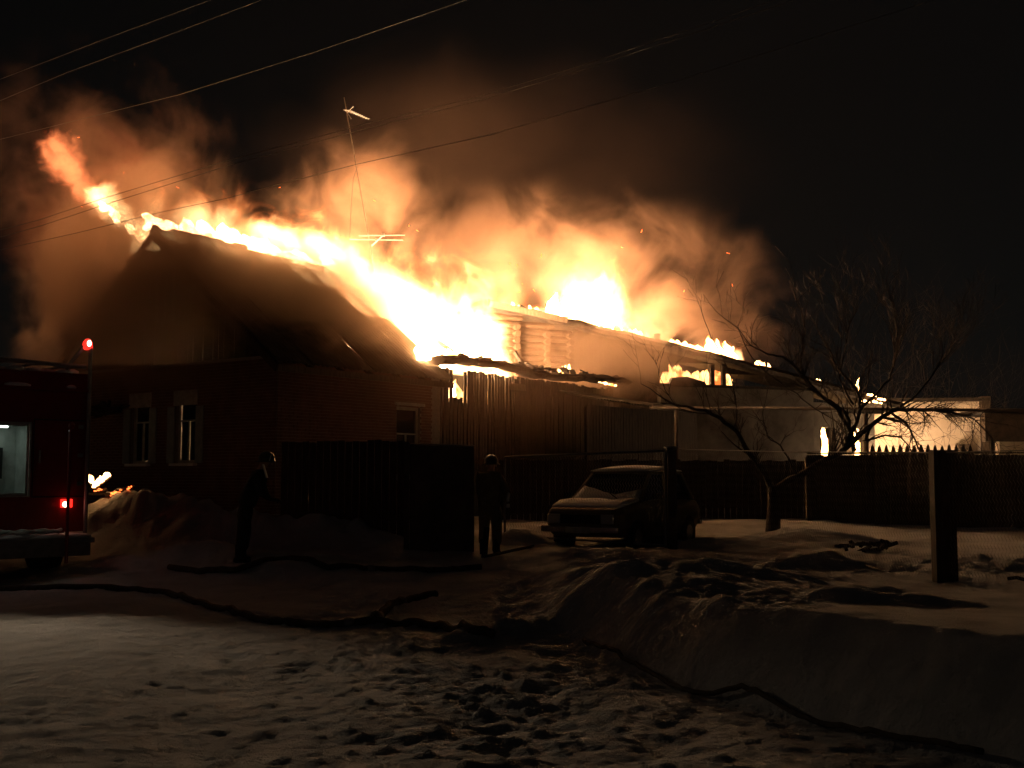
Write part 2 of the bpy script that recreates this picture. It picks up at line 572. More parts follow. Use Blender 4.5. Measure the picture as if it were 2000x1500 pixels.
# gable triangle: vertical boards with an attic window
for x0, nm in ((0.02, 'f'), (HL - 0.04, 'b')):
    k = 0
    y = 0.0
    while y < HW - 0.05:
        y1 = min(y + 0.19, HW)
        def top(v): return EAVE + 0.03 + (RIDGE - EAVE - 0.05) * (1 - abs(v - HW / 2) / (HW / 2))
        dz = rnd.uniform(-0.008, 0.008)
        if not (nm == 'b' and y < 4.6):      # the rear gable has burnt through beside the blaze
            zb = EAVE + 0.004
            if 3.75 < y < 4.55 and nm == 'f': zb = 6.35
            vs = []
            for xx in (x0 + dz, x0 + dz + 0.025):
                vs += [(xx, y + .004, zb), (xx, y1 - .004, zb), (xx, y1 - .004, max(zb + .01, top(y1))), (xx, y + .004, max(zb + .01, top(y)))]
            mb = MB().add(vs, [(3, 2, 1, 0), (4, 5, 6, 7), (0, 1, 5, 4), (1, 2, 6, 5), (2, 3, 7, 6), (3, 0, 4, 7)])
            mb.build('gable_board', M['charred'], hou)
        y += 0.19
mb = MB()
for a in ((3.8, 3.87, 5.1, 6.35), (4.43, 4.5, 5.1, 6.35), (3.87, 4.43, 5.1, 5.17), (3.87, 4.43, 6.28, 6.35), (4.13, 4.17, 5.17, 6.28)):
    mb.span((-0.02, a[0], a[2]), (0.06, a[1], a[3]))
MB().span((0.02, 3.8, EAVE + .01), (0.05, 4.5, 5.1)).build('gable_board', M['darkwood'], hou)
aw = mb.build('window', M['whitepaint'], hou)
MB().span((0.02, 3.87, 5.17), (0.03, 4.43, 6.28)).build('pane', M['glass'], aw)


# corrugated sheets on both slopes
def corr_sheet(w, l, amp=0.027, wave=0.15, th=0.008):
    n = int(w / wave * 6)
    m_ = MB()
    top_, bot = [], []
    for j, v in enumerate((0.0, l)):
        for i in range(n + 1):
            u = w * i / n
            z = amp * math.cos(2 * math.pi * u / wave)
            top_.append((u, v, z + th))
            bot.append((u, v, z))
    vs = top_ + bot
    N = n + 1
    fs = []
    for i in range(n):
        fs.append((i, i + 1, N + i + 1, N + i))
        o_ = 2 * N
        fs.append((o_ + i + 1, o_ + i, o_ + N + i, o_ + N + i + 1))
        fs.append((i + 1, i, o_ + i, o_ + i + 1))
        fs.append((N + i, N + i + 1, o_ + N + i + 1, o_ + N + i))
    m_.add(vs, fs)
    return m_


PITCH = math.atan((RIDGE - EAVE) / (HW / 2))
SLEN = (HW / 2 + 0.45) / math.cos(PITCH)
sheet_me = corr_sheet(1.12, 1.66).build('roof_sheet', M['slate'], hou)
first = True
rows = 4
for side in (0, 1):
    for r_ in range(rows):
        for c_ in range(6):
            if side == 0 and r_ == 3 and c_ >= 4: continue          # burnt away next to the blaze
            if side == 0 and r_ == 2 and c_ >= 5: continue
            o = sheet_me if first else sheet_me.copy()
            if not first:
                col.objects.link(o)
                o.parent = hou
            first = False
            # local frame of the slope: u along the eave, v up the slope
            d = r_ * (SLEN - 1.62) / (rows - 1)
            y = -0.45 + d * math.cos(PITCH)
            z = EAVE - 0.45 * math.tan(PITCH) + d * math.sin(PITCH) + 0.10 + 0.012 * (3 - r_) + 0.004 * (c_ % 2)
            if side == 0:
                o.location = (-0.42 + c_ * 1.08, y, z)
                o.rotation_euler = (PITCH + rnd.uniform(-.006, .006), 0, rnd.uniform(-.004, .004))
            else:
                o.location = (-0.42 + c_ * 1.08 + 1.12, HW - y, z)
                o.rotation_euler = (PITCH, 0, math.pi)
mb = MB()
for i in range(7):                                                  # rafters that stick out below the sheets
    x = -0.3 + i * 1.03
    mb.bar((x, -0.42, EAVE - 0.42 * math.tan(PITCH) + .0), (x, HW / 2, RIDGE - 0.02), 0.06, 0.10)
tag(mb.build('rafter', M['darkwood'], hou), kind='stuff')
MB().bar((-0.43, -0.47, EAVE - 0.36), (HL + 0.02, -0.47, EAVE - 0.36), 0.03, 0.15).build('fascia', M['oldwood'], hou)
for sgn in (0, 1):
    a, b = Vector((-0.44, -0.45, EAVE - 0.38)), Vector((-0.44, HW / 2, RIDGE + 0.0))
    if sgn: a.y, b.y = HW - a.y, HW - b.y
    MB().bar(a, b, 0.03, 0.17).build('barge_board', M['darkwood'], hou)
mb = MB()
mb.tube([(-0.45, HW / 2, RIDGE + 0.15), (2.6, HW / 2, RIDGE + 0.14)], 0.13, 8)
mb.build('ridge_cap', M['slate'], hou)
# porch canopy left of the windows, behind the truck
mb = MB()
for i in range(9):
    y = 5.5 + i * 0.26
    mb.bar((-0.03, y, 3.05 + rnd.uniform(-.02, .02)), (-1.5, y, 2.72 + rnd.uniform(-.05, .05)), 0.24, 0.03)
cano = mb.build('canopy', M['charred'], hou)
tag(cano, kind='stuff')
mb = MB()
for i in range(40):
    y = rnd.uniform(5.2, 7.6)
    mb.box((rnd.uniform(-1.5, -0.1), y, 2.9 + rnd.uniform(-.08, .2)), (rnd.uniform(.1, .5), rnd.uniform(.05, .3), .03), Euler((rnd.uniform(-.5, .5), rnd.uniform(-.5, .5), rnd.uniform(0, 3))).to_matrix())
tag(mb.build('charred_scrap', M['charred'], hou), kind='stuff')


# ------------------------------------------------------------------ wooden annex with burnt roof edge
ANX = thing('wooden_annex', 'long dark plank annex with burnt roof edge joined to the brick house', 'shed', HOUSE0 + Matrix.Rotation(AX, 3, 'Z') @ Vector((HL, 0.02, 0)), AX)
AL, AH = 9.4, 4.22
x = 0.02
plank_me = {}
while x < AL:
    w = rnd.choice((0.13, 0.15, 0.17))
    zt = AH + rnd.uniform(-0.06, 0.04)
    zb = 0.0
    gap = rnd.uniform(0.004, 0.012)
    if x < 3.6:
        gap = rnd.choice((0.015, 0.03, 0.05, 0.035))
    mb = MB()
    skip = 0.55 < x < 1.0
    if skip: zt = 3.45 + rnd.uniform(-.15, .1)
    mb.span((x, -0.02 + rnd.uniform(-.008, .008), zb), (x + w - gap, 0.015, zt), jit=0.004)
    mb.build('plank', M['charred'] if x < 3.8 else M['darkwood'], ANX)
    x += w
mb = MB()                                        # solid lower wall behind the planks, open to the fire at the top
mb.span((0.0, 0.03, 0), (AL, 0.16, 3.3)).span((3.5, 0.031, 3.305), (AL, 0.16, 4.1))
mb.build('wall', M['darkwood'], ANX)
mb = MB()
for xx in (0.06, 1.9, 3.5, 5.2, 7.2, 9.2):
    mb.span((xx - .06, 0.17, 0), (xx + .06, 0.30, 4.1))
tag(mb.build('stud', M['charred'], ANX), kind='stuff')
mb = MB()                                        # sagging charred roof edge
N = 70
rings = []
for i in range(N + 1):
    u = -0.35 + (AL + 0.9) * i / N
    sag = 0.10 * math.sin(u * 0.9) + 0.09 * mnoise.noise((u * 1.3, 3.1, 0)) + 0.04 * mnoise.noise((u * 5, 1.1, 0))
    t = 0.12 + 0.05 * mnoise.noise((u * 2.6, 7.7, 0))
    zc = AH + 0.20 + sag * 0.8
    ring = []
    for k in range(8):
        an = 2 * math.pi * k / 8
        ring.append((u + 0.03 * mnoise.noise((u * 6, k, 2)), -0.16 + 0.34 * math.cos(an) * (1 + .3 * mnoise.noise((u * 4, k, 5))), zc + t * math.sin(an)))
    rings.append(ring)
mb.loft(rings)
for i in range(60):
    u = rnd.uniform(0, AL)
    mb.box((u, rnd.uniform(-.35, .2), AH + 0.25 + rnd.uniform(0, .16)), (rnd.uniform(.1, .5), rnd.uniform(.05, .2), .04), Euler((rnd.uniform(-.4, .4), rnd.uniform(-.4, .4), rnd.uniform(-.5, .5))).to_matrix())
mb.build('roof_edge', M['charred'], ANX)
for i in range(9):                               # fallen rafters in the burnt-out middle
    u = rnd.uniform(1.5, 8.5)
    a = Vector((u, rnd.uniform(0.4, 1.2), AH + rnd.uniform(-.2, .2)))
    b = a + Vector((rnd.uniform(-1.8, 1.4), rnd.uniform(.3, 1.2), rnd.uniform(-.1, 1.1)))
    MB().bar(a, b, 0.09, 0.13).build('fallen_rafter', M['charred'], ANX)
MB().span((3.3, -0.05, 3.82), (4.15, -0.03, 4.02), jit=.02).build('pale_board', M['oldwood'], ANX)
MB().span((0.1, 1.0, 3.125), (AL, 1.06, 4.38)).build('added_light_baffle', M['charred'], ANX)  # added out of sight to stop blaze light through the plank gaps
# burnt-out inside: attic floor that carries the blaze
MB().span((0.1, 0.32, 3.0), (AL, 6.5, 3.12)).build('attic_floor', M['charred'], ANX)

# ------------------------------------------------------------------ lean-to with a corrugated edge
lt0 = at(1120, 930, 35.2)
lt = thing('lean_to_shed', 'low dark lean-to shed with corrugated sheet edge in front of the annex', 'shed', (lt0.x, lt0.y, 0.4), AX - R(8))
for i in range(7):
    o = corr_sheet(0.9, 1.6).build('roof_sheet', M['slate'], lt)
    o.location = (i * 0.86, -0.9, 3.62 - i * 0.035 + 0.01 * (i % 2))
    o.rotation_euler = (R(12), 0, 0)
x = 0.0
while x < 6.0:
    MB().span((x, -0.55, 0), (x + 0.145, -0.52 + rnd.uniform(-.006, .006), 3.45), jit=.004).build('plank', M['darkwood'], lt)
    x += 0.155
MB().span((0, -0.515, 0), (6.0, -0.46, 3.4)).build('wall', M['darkwood'], lt)

# ------------------------------------------------------------------ log house behind
L0 = Vector((-0.69, 38.0, 0.45))
L1 = Vector((14.8, 44.0, 0.45))
LX = math.atan2((L1 - L0).y, (L1 - L0).x)
LL = (L1 - L0).length
logh = thing('log_house', 'half burnt log house with fire along its sloping roof edge, pale plaster wall below', 'house', L0, LX)
ZT0, ZT1 = 7.0, 4.02


def ztop(u): return ZT0 + (ZT1 - ZT0) * u / LL


u_l, r_ = (0.0, 2.85), 0.115
z = 3.0
k = 0
while z < 6.7:
    lim = min(2.95, (6.75 - z) / 0.19 + 0.3)
    x0, x1 = -1.7, max(0.6, lim)
    mb = MB().tube([(x0, 0.0, z), (x1, 0.0, z)], r_ + rnd.uniform(-.006, .006), 8)
    mb.build('log', M['log'], logh, smooth=False)
    for xc in (0.85, 1.97, 2.83):
        if xc <= x1 - 0.05 and z < ztop(xc) - 0.5:
            MB().tube([(xc, -0.30 + rnd.uniform(-.04, .04), z + r_), (xc, 0.6, z + r_)], r_ * 0.92, 8).build('log_end', M['logend'], logh)
    z += 0.225
    k += 1
# dark boarded gable between the logs and the plaster wall
u = 3.0
while u < 12.7:
    w = 0.2
    zb, zt = 4.95, ztop(u) - 0.16
    if 6.75 < u < 9.15: zb = 5.30
    if zt > zb:
        MB().span((u, -0.02 + rnd.uniform(-.01, .01), 2.6 if u < 6.3 else zb), (u + w - .006, 0.02, zt)).build('gable_board', M['charred'] if u > 6 else M['darkwood'], logh)
    u += w
mb = MB()                                   # plaster wall under the opening, standing proud
mb.span((6.3, -0.32, -0.5), (12.78, 0.0, 4.40))
mb.build('plaster_wall', M['plaster'], logh)
MB().span((6.2, -0.40, 4.405), (12.9, 0.03, 4.50)).build('wall_cap', M['charred'], logh)
for uu in (8.52, 9.0):
    MB().span((uu, -0.06, 4.505), (uu + 0.16, 0.08, 5.32)).build('opening_post', M['charred'], logh)
mb = MB()
mb.add([(6.8, -0.1, 4.505), (8.3, -0.1, 4.505), (8.25, -0.1, 4.62), (7.5, -0.1, 4.80), (6.9, -0.1, 4.74), (6.8, 0.1, 4.505), (8.3, 0.1, 4.505), (8.25, 0.1, 4.62), (7.5, 0.1, 4.80), (6.9, 0.1, 4.74)],
       [(0, 1, 2, 3, 4), (9, 8, 7, 6, 5), (0, 5, 6, 1), (1, 6, 7, 2), (2, 7, 8, 3), (3, 8, 9, 4), (4, 9, 5, 0)])
mb.build('fallen_board', M['charred'], logh)
# window wall right of the corner
WOPS = [(13.30, 14.02, 1.35, 3.05), (14.85, 15.45, 1.35, 3.05)]
mb = MB()
for a, b, z0, z1 in wall_segments(LL - 0.75 - 12.78, 4.1, [(a - 12.78, b - 12.78, c, d) for a, b, c, d in WOPS]):
    mb.span((12.78 + a, 0.03, z0 - (0.5 if z0 == 0 else 0)), (12.78 + b, 0.33, z1 if z1 < 4.1 else 4.0))
mb.build('window_wall', M['plaster'], logh)
for a, b, z0, z1 in WOPS:
    mb = MB()
    for q in ((a, a + .06, z0, z1), (b - .06, b, z0, z1), ((a + b) / 2 + .08, (a + b) / 2 + .16, z0, z1)):
        mb.span((q[0], 0.06, q[2]), (q[1], 0.14, q[3]))
    mb.build('window', M['charred'], logh)
# the roof: a thick charred slab that slopes to the right, broken edge towards us
mb = MB()
rings = []
N = 60
for i in range(N + 1):
    u = -0.3 + (LL + 0.6) * i / N
    zc = ztop(u) + 0.06 * mnoise.noise((u * 1.1, 0.3, 9)) - 0.05 + 0.10 * math.sin(u / LL * math.pi)
    t = 0.13 + 0.05 * mnoise.noise((u * 2.1, 4, 1))
    e = -0.42 + 0.12 * mnoise.noise((u * 1.7, 2, 2))
    rings.append([(u, e, zc - t), (u, e - .04, zc), (u, e + .06, zc + t), (u, 0.8, zc + t + .05), (u, 1.5, zc + t - .02), (u, 1.5, zc - t - .05)])
mb.loft(rings)
mb.build('roof', M['charred'], logh)
MB().bar((-0.25, -0.48, ZT0 - 0.02), (2.6, -0.48, ztop(2.6) + 0.02), 0.05, 0.2).build('barge_board', M['oldwood'], logh)
MB().bar((3.4, 0.6, ztop(3.4) - .3), (1.2, 0.4, ztop(1.2) + .32), 0.06, 0.1).build('rafter', M['charred'], logh)
MB().tube([(6.5, 0.3, ztop(6.5) - 0.1), (6.5, 0.3, ztop(6.5) + 0.52)], 0.13, 8).build('chimney_pipe', M['charred'], logh)
MB().span((6.2, 6.0, -0.5), (LL, 6.3, 4.1)).build('rear_wall', M['plaster'], logh)
MB().span((6.2, 0.04, 4.30), (12.9, 6.0, 4.39)).build('attic_floor', M['charred'], logh)

# ------------------------------------------------------------------ white building at the right, lit by the fire
w0, w1 = at(1684, 888, 46.0), at(1916, 888, 45.5)
whb = thing('white_building', 'low whitewashed building lit orange by the fire, behind the picket fence', 'building', (w0.x, w0.y, 0.45), math.atan2(w1.y - w0.y, w1.x - w0.x))
WL = math.hypot(w1.x - w0.x, w1.y - w0.y)
WT = at(1800, 785, 45.8).z - 0.45
MB().span((0, 0, -0.5), (WL, 0.3, WT)).build('wall', M['whitewash'], whb)
MB().span((0.01, 0.31, -0.5), (WL - .01, 5.0, WT - .1)).build('rear_block', M['plaster'], whb)
MB().span((-0.2, -0.35, WT + .004), (WL + 0.35, 5.2, WT + 0.14)).build('roof', M['charred'], whb)
MB().span((WL + 0.02, -0.25, -0.5), (WL + 0.36, 0.2, WT + 0.2)).build('corner_pier', M['darkwood'], whb)
MB().span((WL - 1.0, -0.45, 0.0), (WL - 0.55, -0.05, at(1900, 868, 45.6).z - .45)).build('barrel_stack', M['darkwood'], whb)

# ------------------------------------------------------------------ dark outhouse at the far right
d0, d1 = at(1926, 866, 38.0), at(2060, 866, 38.0)
oh = thing('outhouse', 'dark outhouse at the far right edge above an orange lit strip of wall', 'building', (d0.x, d0.y, 0.4), R(2))
DW = d1.x - d0.x
dz = lambda py: at(1960, py, 38.0).z - 0.4
MB().span((0, 0.02, dz(862)), (DW, 0.3, dz(806))).build('boarding', M['rust'], oh)
MB().span((0.5, 0.10, -0.5), (DW, 0.4, dz(862) - .004)).build('wall', M['whitewash'], oh)
MB().span((-0.1, -0.2, dz(806) + .003), (DW, 3.0, dz(800))).build('roof', M['charred'], oh)


# ------------------------------------------------------------------ fire
class NT:
    """small helper that wires math nodes"""
    def __init__(s, nt): s.nt = nt

    def n(s, t, **kw):
        o = s.nt.nodes.new(t)
        for k, v in kw.items(): setattr(o, k, v)
        return o

    def put(s, sock, v):
        if hasattr(v, 'is_output'): s.nt.links.new(v, sock)
        else: sock.default_value = v

    def m(s, op, a, b=0.0, c=None, clamp=False):
        o = s.n('ShaderNodeMath', operation=op, use_clamp=clamp)
        s.put(o.inputs[0], a)
        s.put(o.inputs[1], b)
        if c is not None: s.put(o.inputs[2], c)
        return o.outputs[0]

    def smooth(s, v, a, b, lo=0.0, hi=1.0):
        o = s.n('ShaderNodeMapRange', interpolation_type='SMOOTHSTEP')
        s.put(o.inputs['Value'], v)
        for k, q in (('From Min', a), ('From Max', b), ('To Min', lo), ('To Max', hi)): s.put(o.inputs[k], q)
        return o.outputs['Result']

    def noise(s, vec, scale, detail=3, rough=0.55, dist=0.0, stretch=None, off=(0, 0, 0)):
        mp = s.n('ShaderNodeMapping')
        mp.inputs['Scale'].default_value = stretch or (1, 1, 1)
        mp.inputs['Location'].default_value = off
        s.nt.links.new(vec, mp.inputs['Vector'])
        o = s.n('ShaderNodeTexNoise')
        o.inputs['Scale'].default_value = scale
        o.inputs['Detail'].default_value = detail
        o.inputs['Roughness'].default_value = rough
        o.inputs['Distortion'].default_value = dist
        s.nt.links.new(mp.outputs[0], o.inputs['Vector'])
        return o.outputs['Fac']


def mat_fire_gas(name, L, W, H, K, amp=0.9, scale=0.8, soft=0.55, seed=0.0, shear=0.0, hot=(1, 0.60, 0.24), cool=(1, 0.24, 0.055), step=1.0, taper=0.25, sym=False):
    """glowing gas round a fire: box x 0..L, y -W..W, z 0..H in object metres"""
    m, nt, out = new_mat(name)
    q = NT(nt)
    tc = q.n('ShaderNodeTexCoord')
    sp = q.n('ShaderNodeSeparateXYZ')
    nt.links.new(tc.outputs['Object'], sp.inputs[0])
    X, Y, Z = sp.outputs
    n = q.noise(tc.outputs['Object'], scale, 6, 0.62, 0.7, (1, 1, 0.8), (seed, seed * 1.7, 0))
    nb_ = q.noise(tc.outputs['Object'], scale * 0.33, 1, 0.5, 0.0, (1, 0.3, 0.2), (seed * 2.1, 3, 0))
    t = q.m('DIVIDE', X, L)
    ends = q.m('MULTIPLY', q.smooth(t, 0.0, taper), q.smooth(t, 1.0, 1 - taper))
    Hx = q.m('MULTIPLY', q.m('MULTIPLY_ADD', nb_, 1.1, 0.12), H)
    zz = q.m('DIVIDE', q.m('ABSOLUTE', Z) if sym else Z, Hx)
    yy = q.m('DIVIDE', Y, W)
    d = q.m('SUBTRACT', 1.0, zz)
    d = q.m('SUBTRACT', d, q.m('MULTIPLY', q.m('MULTIPLY', yy, yy), 0.8))
    d = q.m('MULTIPLY_ADD', q.m('SUBTRACT', n, 0.5), amp * 2, d)
    d = q.m('SUBTRACT', d, q.m('MULTIPLY', q.m('SUBTRACT', 1.0, ends), 1.3))
    dens = q.smooth(d, 0.0, soft)
    # fade to the faces of the box so that no face shows
    rim = q.m('MULTIPLY', q.smooth(q.m('ABSOLUTE', Z) if sym else Z, H, H * 0.8), q.smooth(q.m('ABSOLUTE', Y), W, W * 0.7))
    dens = q.m('MULTIPLY', q.m('MULTIPLY', dens, rim), q.m('MULTIPLY', q.smooth(t, 0.0, 0.04), q.smooth(t, 1.0, 0.96)))
    st = q.m('MULTIPLY', q.m('MULTIPLY', dens, dens), K)
    mix = q.n('ShaderNodeMix', data_type='RGBA')
    q.put(mix.inputs['Factor'], q.smooth(dens, 0.15, 1.0))
    mix.inputs[6].default_value = (*cool, 1)
    mix.inputs[7].default_value = (*hot, 1)
    e = q.n('ShaderNodeEmission')
    nt.links.new(mix.outputs[2], e.inputs['Color'])
    q.put(e.inputs['Strength'], st)
    nt.links.new(e.outputs[0], out.inputs['Volume'])
    m.cycles.volume_step_rate = step
    return m


def tongues(mb, path, n, hts, rad, lean=(0, 0, 0), seed=1, nv=7, levels=7, spread=0.15):
    rg = random.Random(seed)
    path = [Vector(p) for p in path]
    seg = [(path[i + 1] - path[i]).length for i in range(len(path) - 1)]
    tot = sum(seg) or 1
    lean = Vector(lean)
    for k in range(n):
        s_ = tot * (k + rg.uniform(0.1, 0.9)) / n
        i = 0
        while i < len(seg) - 1 and s_ > seg[i]:
            s_ -= seg[i]
            i += 1
        b = path[i].lerp(path[min(i + 1, len(path) - 1)], s_ / max(seg[i], 1e-6) if seg else 0)
        b = b + Vector((rg.uniform(-1, 1), rg.uniform(-1, 1), 0)) * spread
        h = rg.uniform(*hts)
        r = rg.uniform(*rad)
        rings = []
        ph = rg.uniform(0, 10)
        for j in range(levels + 1):
            t = j / levels
            prof = (0.8 + 0.5 * t) * (1 - t) ** 0.6 if j else 0.7
            c = b + Vector((0, 0, h * t)) + lean * (h * t ** 1.4) + Vector((mnoise.noise((ph, t * 2.2, 0)), mnoise.noise((ph, t * 2.2, 5)), 0)) * h * 0.30 * t
            rr = max(r * prof, 0.004)
            rings.append([c + Vector((math.cos(2 * math.pi * q / nv), math.sin(2 * math.pi * q / nv), 0)) * rr * (1 + 0.45 * mnoise.noise((ph + q * 0.7, t * 3, 2))) for q in range(nv)])
        mb.loft(rings)
    return mb


FL_HOT = mat_flame('flame_white_hot', 45.0, (1, 0.56, 0.24))
FL_BLAZE = mat_flame('blaze_white_hot', 520.0, (1, 0.60, 0.30))
FL_MID = mat_flame('flame_yellow', 12.0, (1, 0.56, 0.20), (1, 0.22, 0.04))
FL_LOW = mat_flame('flame_orange', 3.2, (1, 0.50, 0.15), (1, 0.17, 0.03))
FLG = 'fires on the burning houses'


def flame(label, path, n, hts, rad, m, lean=(-.25, 0, 0), seed=1, gas=None, spread=0.15, group=FLG):
    """a fire: bright tongues; the glowing gas round it is its part"""
    o0 = Vector(path[0])
    mb = tongues(MB(), path, n, hts, rad, lean, seed, spread=spread)
    o = mb.build('flame', m, None, smooth=True, origin=o0)
    o.location = o0
    tag(o, label, 'flame', group)
    for g in (gas or []):
        a, b = Vector(g['a']), Vector(g['b'])
        d = b - a
        L = d.length
        W, H = g['W'], g['H']
        v = MB().span((0, -W, g.get('z0', -g['H'] if g.get('sym') else -0.1)), (L, W, H)).build('flame_glow', mat_fire_gas('glowing_gas', L, W, H, g['K'], **{k: g[k] for k in g if k not in ('a', 'b', 'W', 'H', 'K', 'z0', 'up')}), o)
        x = d.normalized()
        up = Vector(g.get('up', (0, 0, 1)))
        y = up.cross(x).normalized()
        z = x.cross(y)
        v.matrix_parent_inverse = Matrix.Identity(4)
        v.matrix_local = Matrix.Translation(a - o0) @ Matrix((x, y, z)).transposed().to_4x4()
    return o


def hl(x, y, z):                      # brick house local -> world
    return HOUSE0 + Matrix.Rotation(AX, 3, 'Z') @ Vector((x, y, z))


def gl(x, y, z):                      # log house local -> world
    return L0 + Matrix.Rotation(LX, 3, 'Z') @ Vector((x, y, z))


# 1 the ridge of the brick house
flame('long bright flame along the ridge of the corrugated roof', [hl(-0.35, 4.35, 7.45), hl(2.6, 4.3, 7.5), hl(6.3, 4.3, 7.25)], 34, (0.3, 0.6), (0.18, 0.32), FL_HOT, (-0.35, 0, 0), 3,
      gas=[dict(a=hl(-0.75, 4.65, 7.1), b=hl(7.6, 4.3, 7.0), W=1.0, H=3.0, K=8, scale=1.1, seed=1.3, amp=0.95, soft=0.7, step=0.4, taper=0.08)])
# 2 the flame torn off to the left of the gable
flame('ragged flame streaming up to the left from the gable peak', [at(290, 480, 30.6), at(240, 440, 31.2), at(195, 400, 32)], 9, (0.15, 0.3), (0.10, 0.18), FL_HOT, (-0.8, 0, 0.1), 5, spread=0.10,
      gas=[dict(a=at(372, 520, 30.2), b=at(150, 355, 32.4), W=0.74, H=0.85, K=7.0, scale=1.8, seed=4.4, amp=1.25, soft=0.7, up=(0.5, 0, 1), step=0.6, sym=True, taper=0.25),
           dict(a=at(190, 420, 32), b=at(90, 250, 33.5), W=0.75, H=0.85, K=0.9, scale=2.2, seed=8.1, amp=1.9, up=(1, 0, 0.6), cool=(0.9, 0.13, 0.03), hot=(1, 0.25, 0.08), step=0.6, sym=True)])
# 3 the great blaze between the houses
flame('largest blaze, white hot, between the brick house and the log wall', [hl(5.9, 2.8, 4.3), hl(7.5, 2.4, 4.1), hl(9.4, 2.4, 4.1)], 24, (0.7, 1.15), (0.4, 0.75), mat_flame('heart_of_blaze', 560.0, (1, 0.60, 0.30)), (-0.25, 0, 0), 8, spread=0.5,
      gas=[dict(a=hl(4.6, 2.7, 4.3), b=hl(11.6, 2.2, 4.3), W=2.3, H=6.6, K=6.0, scale=0.8, seed=2.2, amp=0.95, soft=0.7, step=0.6, taper=0.2)])
# 4 the blaze on the log house roof
flame('tall blaze standing on the upper part of the log house roof', [gl(3.2, 2.2, ztop(3.2)), gl(5.8, 2.2, ztop(5.8))], 11, (0.9, 1.75), (0.25, 0.45), FL_BLAZE, (-0.15, 0, 0), 11, spread=0.3,
      gas=[dict(a=gl(2.1, 2.4, ztop(2.0) - .2), b=gl(7.0, 2.4, ztop(6) - .1), W=1.5, H=6.2, K=5, scale=1.0, seed=6.1, amp=1.1, soft=0.9, step=0.5, taper=0.35, up=(0.15, 0, 1))])
flame('pale fire haze behind the peak of the log house', [gl(-1.5, 3.0, 5.5), gl(1.0, 3.0, 5.8)], 6, (0.8, 1.6), (0.3, 0.5), FL_HOT, (0, 0, 0), 12, spread=0.4,
      gas=[dict(a=gl(-3.6, 3.2, 5.4), b=gl(4.4, 3.2, 5.8), W=1.8, H=6.2, K=3.6, scale=0.55, seed=9.7, amp=0.8, soft=0.9, step=1.0, taper=0.3)])
# 5 along the log house roof edge, smaller to the right
for lab, u0, u1, n, hts, rad, m_, sd in (
        ('low fire licking along the log house roof edge beside the tall blaze', 1.0, 5.6, 26, (0.10, 0.30), (0.09, 0.2), FL_MID, 21),
        ('short fire on the roof edge left of the stove pipe', 5.3, 6.2, 9, (0.14, 0.30), (0.06, 0.11), FL_MID, 22),
        ('fire on the roof edge just right of the stove pipe', 7.2, 9.2, 13, (0.14, 0.36), (0.10, 0.2), FL_MID, 23),
        ('leaping fire on the roof edge behind the bare twigs', 8.9, 10.1, 9, (0.3, 0.7), (0.13, 0.24), FL_MID, 24),
        ('small round fire on the roof edge above the plaster wall', 10.95, 11.5, 5, (0.18, 0.36), (0.07, 0.12), FL_MID, 25),
        ('second small fire on the roof edge near the wall corner', 11.55, 11.75, 2, (0.2, 0.3), (0.06, 0.09), FL_MID, 26),
        ('thin fire on the lower roof edge above the burning windows', 13.0, 14.6, 9, (0.08, 0.17), (0.04, 0.08), FL_MID, 27)):
    p = [gl(u, 0.75, ztop(u) + 0.26 + 0.10 * math.sin(u / LL * math.pi)) for u in np.linspace(u0, u1, 5)]
    gas = None
    if u1 < 10.5:
        gas = [dict(a=gl(u0 - .4, 0.8, ztop(u0) + .12), b=gl(u1 + .4, 0.8, ztop(u1) + .12), W=0.5, H=hts[1] * 2.6, K=5, scale=1.3, seed=sd * 0.7, amp=0.7, step=0.5, taper=0.15)]
    flame(lab, p, n, hts, rad, m_, (-0.2, 0, 0), sd, gas=gas, spread=0.08)
flame('upright sliver of flame on a stub above the lower roof end', [at(1676, 768, 43.2), at(1677, 768, 43.2)], 2, (0.45, 0.62), (0.05, 0.08), FL_MID, (0, 0, 0), 28, spread=0.02)
for lb, px, py, n, sd in (('topmost', 1650, 762, 3, 29), ('second from the top', 1702, 772, 2, 30), ('rightmost', 1722, 780, 2, 33), ('lowest left', 1690, 784, 3, 31), ('lowest right', 1715, 786, 3, 32)):
    flame('%s of the glowing ember strips on the collapsed lower roof end' % lb, [at(px - 8, py, 43.0), at(px + 8, py + 3, 43.0)], n + 2, (0.05, 0.10), (0.05, 0.09), FL_MID, (0, 0, 0), sd, spread=0.02, group='ember strips on the lower roof end')
# 6 inside the log house attic and rooms
flame('orange fire seen through the long opening under the roof', [gl(7.3, 1.2, 4.45), gl(9.9, 1.2, 4.45)], 14, (0.6, 1.0), (0.2, 0.35), FL_LOW, (0, 0, 0), 34, spread=0.2)
flame('fire filling the left burning window', [gl(13.8, 0.9, 1.2), gl(14.75, 0.9, 1.2)], 6, (1.3, 2.1), (0.16, 0.24), FL_MID, (0, 0, 0), 35, spread=0.1)
flame('fire filling the right burning window', [gl(15.4, 0.9, 1.2), gl(16.2, 0.9, 1.2)], 5, (1.0, 2.0), (0.14, 0.24), FL_MID, (0, 0, 0), 36, spread=0.1)
flame('bright fire on the ground behind the fence, below the right window', [gl(15.35, -0.45, 1.25), gl(15.7, -0.45, 1.25)], 4, (0.5, 0.9), (0.13, 0.2), FL_HOT, (0, 0, 0), 37, spread=0.06)
flame('hidden fire in the yard that lights the white building', [gl(16.3, -0.9, 0.1), gl(17.2, -1.1, 0.1)], 9, (0.8, 1.35), (0.25, 0.42), mat_flame('flame_pale', 46.0, (1, 0.66, 0.38), (1, 0.4, 0.15)), (0, 0, 0), 38, spread=0.2)
